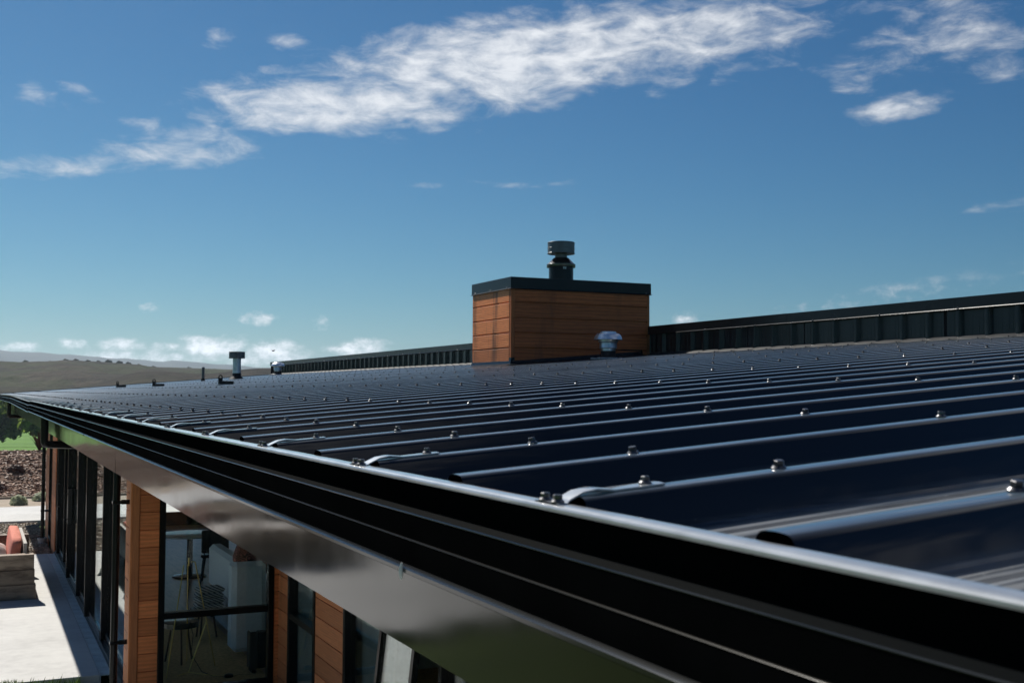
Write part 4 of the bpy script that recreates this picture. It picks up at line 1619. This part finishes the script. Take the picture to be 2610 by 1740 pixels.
def bush(name, x, y, z, rx, h, mat, label, seed, n=420, lsz=.06, cat='shrub', group=None):
    r = random.Random(seed)
    root = empty(name, (x, y, z))
    tag(root, label, cat, group)
    b = MB()
    for i in range(n):
        d = Vector((r.gauss(0, 1), r.gauss(0, 1), abs(r.gauss(0, 1)))).normalized()
        k_ = r.uniform(.55, 1.05)
        p = Vector((d.x * rx * k_, d.y * rx * k_, d.z * h * k_))
        nrm = (d + Vector((r.uniform(-.7, .7), r.uniform(-.7, .7), r.uniform(-.3, .7)))).normalized()
        t1 = nrm.cross(Vector((r.random(), r.random(), r.random() + .1))).normalized()
        t2 = nrm.cross(t1)
        s_ = lsz * r.uniform(.6, 1.2)
        k = len(b.v)
        for (a_, b_) in ((-1, -.3), (0, -.5), (1, 0), (0, .5)):
            b.v.append(tuple(p + t1 * a_ * s_ + t2 * b_ * s_))
        b.f.append((k, k + 1, k + 2, k + 3))
    b.build('foliage', mat, root, None)
    s = MB()
    for i in range(5):
        a = i * 1.26
        s.tube([(0, 0, -.03), (.5 * rx * math.cos(a), .5 * rx * math.sin(a), h * .6)], [.015, .006], 5)
    s.build('stem', trunk_m, root)


bush('pale_shrub', 1.12, 34.1, -.03, .23, .26, leafB, 'pale silvery shrub nearer the left edge beside the path', 1, group='pale shrubs beside the path')
bush('pale_shrub', 1.74, 35.1, -.03, .22, .24, leafB, 'pale silvery shrub nearer the downpipe beside the path', 2, group='pale shrubs beside the path')
bush('dark_shrub', .6, 38.9, bank_z(.6, 38.9), .35, .3, leafC, 'dark low plant at the foot of the bark bank', 4)
bush('dark_shrub', 1.25, 41.4, bank_z(1.25, 41.4), .30, .26, leafC, 'dark low plant halfway up the bark bank', 5)


def spiky(x, y, z, h, mat, label, seed, n=60):
    r = random.Random(seed)
    root = empty('spiky_plant', (x, y, z))
    tag(root, label, 'plant')
    b = MB()
    for i in range(n):
        a = r.uniform(0, 6.28)
        L = h * r.uniform(.6, 1.1)
        sp = L * r.uniform(.15, .8)
        wv = .018
        ca, sa = math.cos(a), math.sin(a)
        k = len(b.v)
        b.v += [(-sa * wv, ca * wv, 0), (sa * wv, -ca * wv, 0), (ca * sp * .5 + sa * wv, sa * sp * .5 - ca * wv, L * .65), (ca * sp * .5 - sa * wv, sa * sp * .5 + ca * wv, L * .65), (ca * sp, sa * sp, L)]
        b.f += [(k, k + 1, k + 2, k + 3), (k + 3, k + 2, k + 4)]
    b.build('leaves', mat, root, None)


spiky(2.15, 45.2, bank_z(2.15, 45.2), .75, leafC, 'dark red spiky flax on top of the bark bank', 8, 80)
spiky(2.55, 45.4, bank_z(2.55, 45.4), .55, grassb_m, 'green grassy clump beside the red flax on the bank', 9, 60)

# scattered scrub on the hill crest
rr = random.Random(12)
sc = MB()
r2 = random.Random(5)
for i in range(90):
    d = Vector((r2.gauss(0, 1), r2.gauss(0, 1), abs(r2.gauss(0, .6)))).normalized()
    p = d * r2.uniform(.6, 1.05)
    k = len(sc.v)
    t1 = d.cross(Vector((.3, .5, .8))).normalized()
    t2 = d.cross(t1)
    for (a_, b_) in ((-1, -.4), (.3, -.6), (1, .3), (-.2, .6)):
        sc.v.append(tuple(p + t1 * a_ * .35 + t2 * b_ * .35))
    sc.f.append((k, k + 1, k + 2, k + 3))
sc_me = sc.mesh('hill_scrub', None)
for i, a in enumerate([2.05, 2.6, 3.15, 3.8, 4.2, 4.75, 5.25, 5.7, 6.2, 6.6, 7.05, 7.35, 7.75, 8.1, 9.3, 10.6]):
    ar = R(a + rr.uniform(-.05, .05))
    best = max((( back_hill(a, q / 200, (210 + 415 * q / 200) * math.sin(ar), (210 + 415 * q / 200) * math.cos(ar)) - 3.1) / (210 + 415 * q / 200), q) for q in range(60, 200))
    t = best[1] / 200
    rad = 210 + 415 * t
    x, y = rad * math.sin(ar), rad * math.cos(ar)
    o = obj('hill_scrub', sc_me, scrub_m)
    o.location = (x, y, back_hill(a, t, x, y) - .45)
    s_ = rr.uniform(.3, .95)
    o.scale = (s_ * 1.4, s_, s_)
    ORD = ['first', 'second', 'third', 'fourth', 'fifth', 'sixth', 'seventh', 'eighth', 'ninth', 'tenth', 'eleventh', 'twelfth', 'thirteenth', 'fourteenth', 'fifteenth', 'sixteenth']
    tag(o, ORD[i] + ' small dark bush from the left on the brown hill skyline', 'bush', 'bushes on the hill skyline')

# small bird far off above the roof
bd = MB()
bd.tube([(-.14, 0, 0), (-.05, 0, .01), (.06, 0, .012), (.15, 0, .03), (.19, 0, .028)], [.012, .04, .045, .03, .006], 8)
bo = bd.build('bird', simple('bird_feather', (.25, .24, .24), .8), None)
wg = MB()
for s_ in (-1, 1):
    wg.grid([[(.06, 0, .03), (.07, s_ * .22, .11), (-.02, s_ * .50, .07)], [(-.05, 0, .03), (-.05, s_ * .22, .10), (-.06, s_ * .5, .065)]])
wg.build('wings', MATS['bird_feather'], bo, None)
bo.scale = (.4, .4, .4)
bo.location = (9.0, 38.0, 4.45)
bo.rotation_euler = (0, 0, .4)
tag(bo, 'small bird gliding low above the roof against the clouds', 'bird')

# ------------------------------------------------------------------ haze over the valley
hm = bpy.data.materials.new('haze_air')
hm.use_nodes = True
hn = NT(hm.node_tree)
for n in list(hm.node_tree.nodes):
    hm.node_tree.nodes.remove(n)
pv = hn.n('ShaderNodeVolumePrincipled')
pv.inputs['Color'].default_value = (.68, .84, 1.0, 1)
pv.inputs['Density'].default_value = 2.3e-4
pv.inputs['Anisotropy'].default_value = .45
ho = hn.n('ShaderNodeOutputMaterial')
hm.node_tree.links.new(pv.outputs[0], ho.inputs['Volume'])
hz = MB().box(-2950, 2950, -2950, 2950, -14, 92).build('haze', hm, None, None)
tag(hz, 'thin pale blue haze lying over the valley and hills', 'haze', kind='stuff')
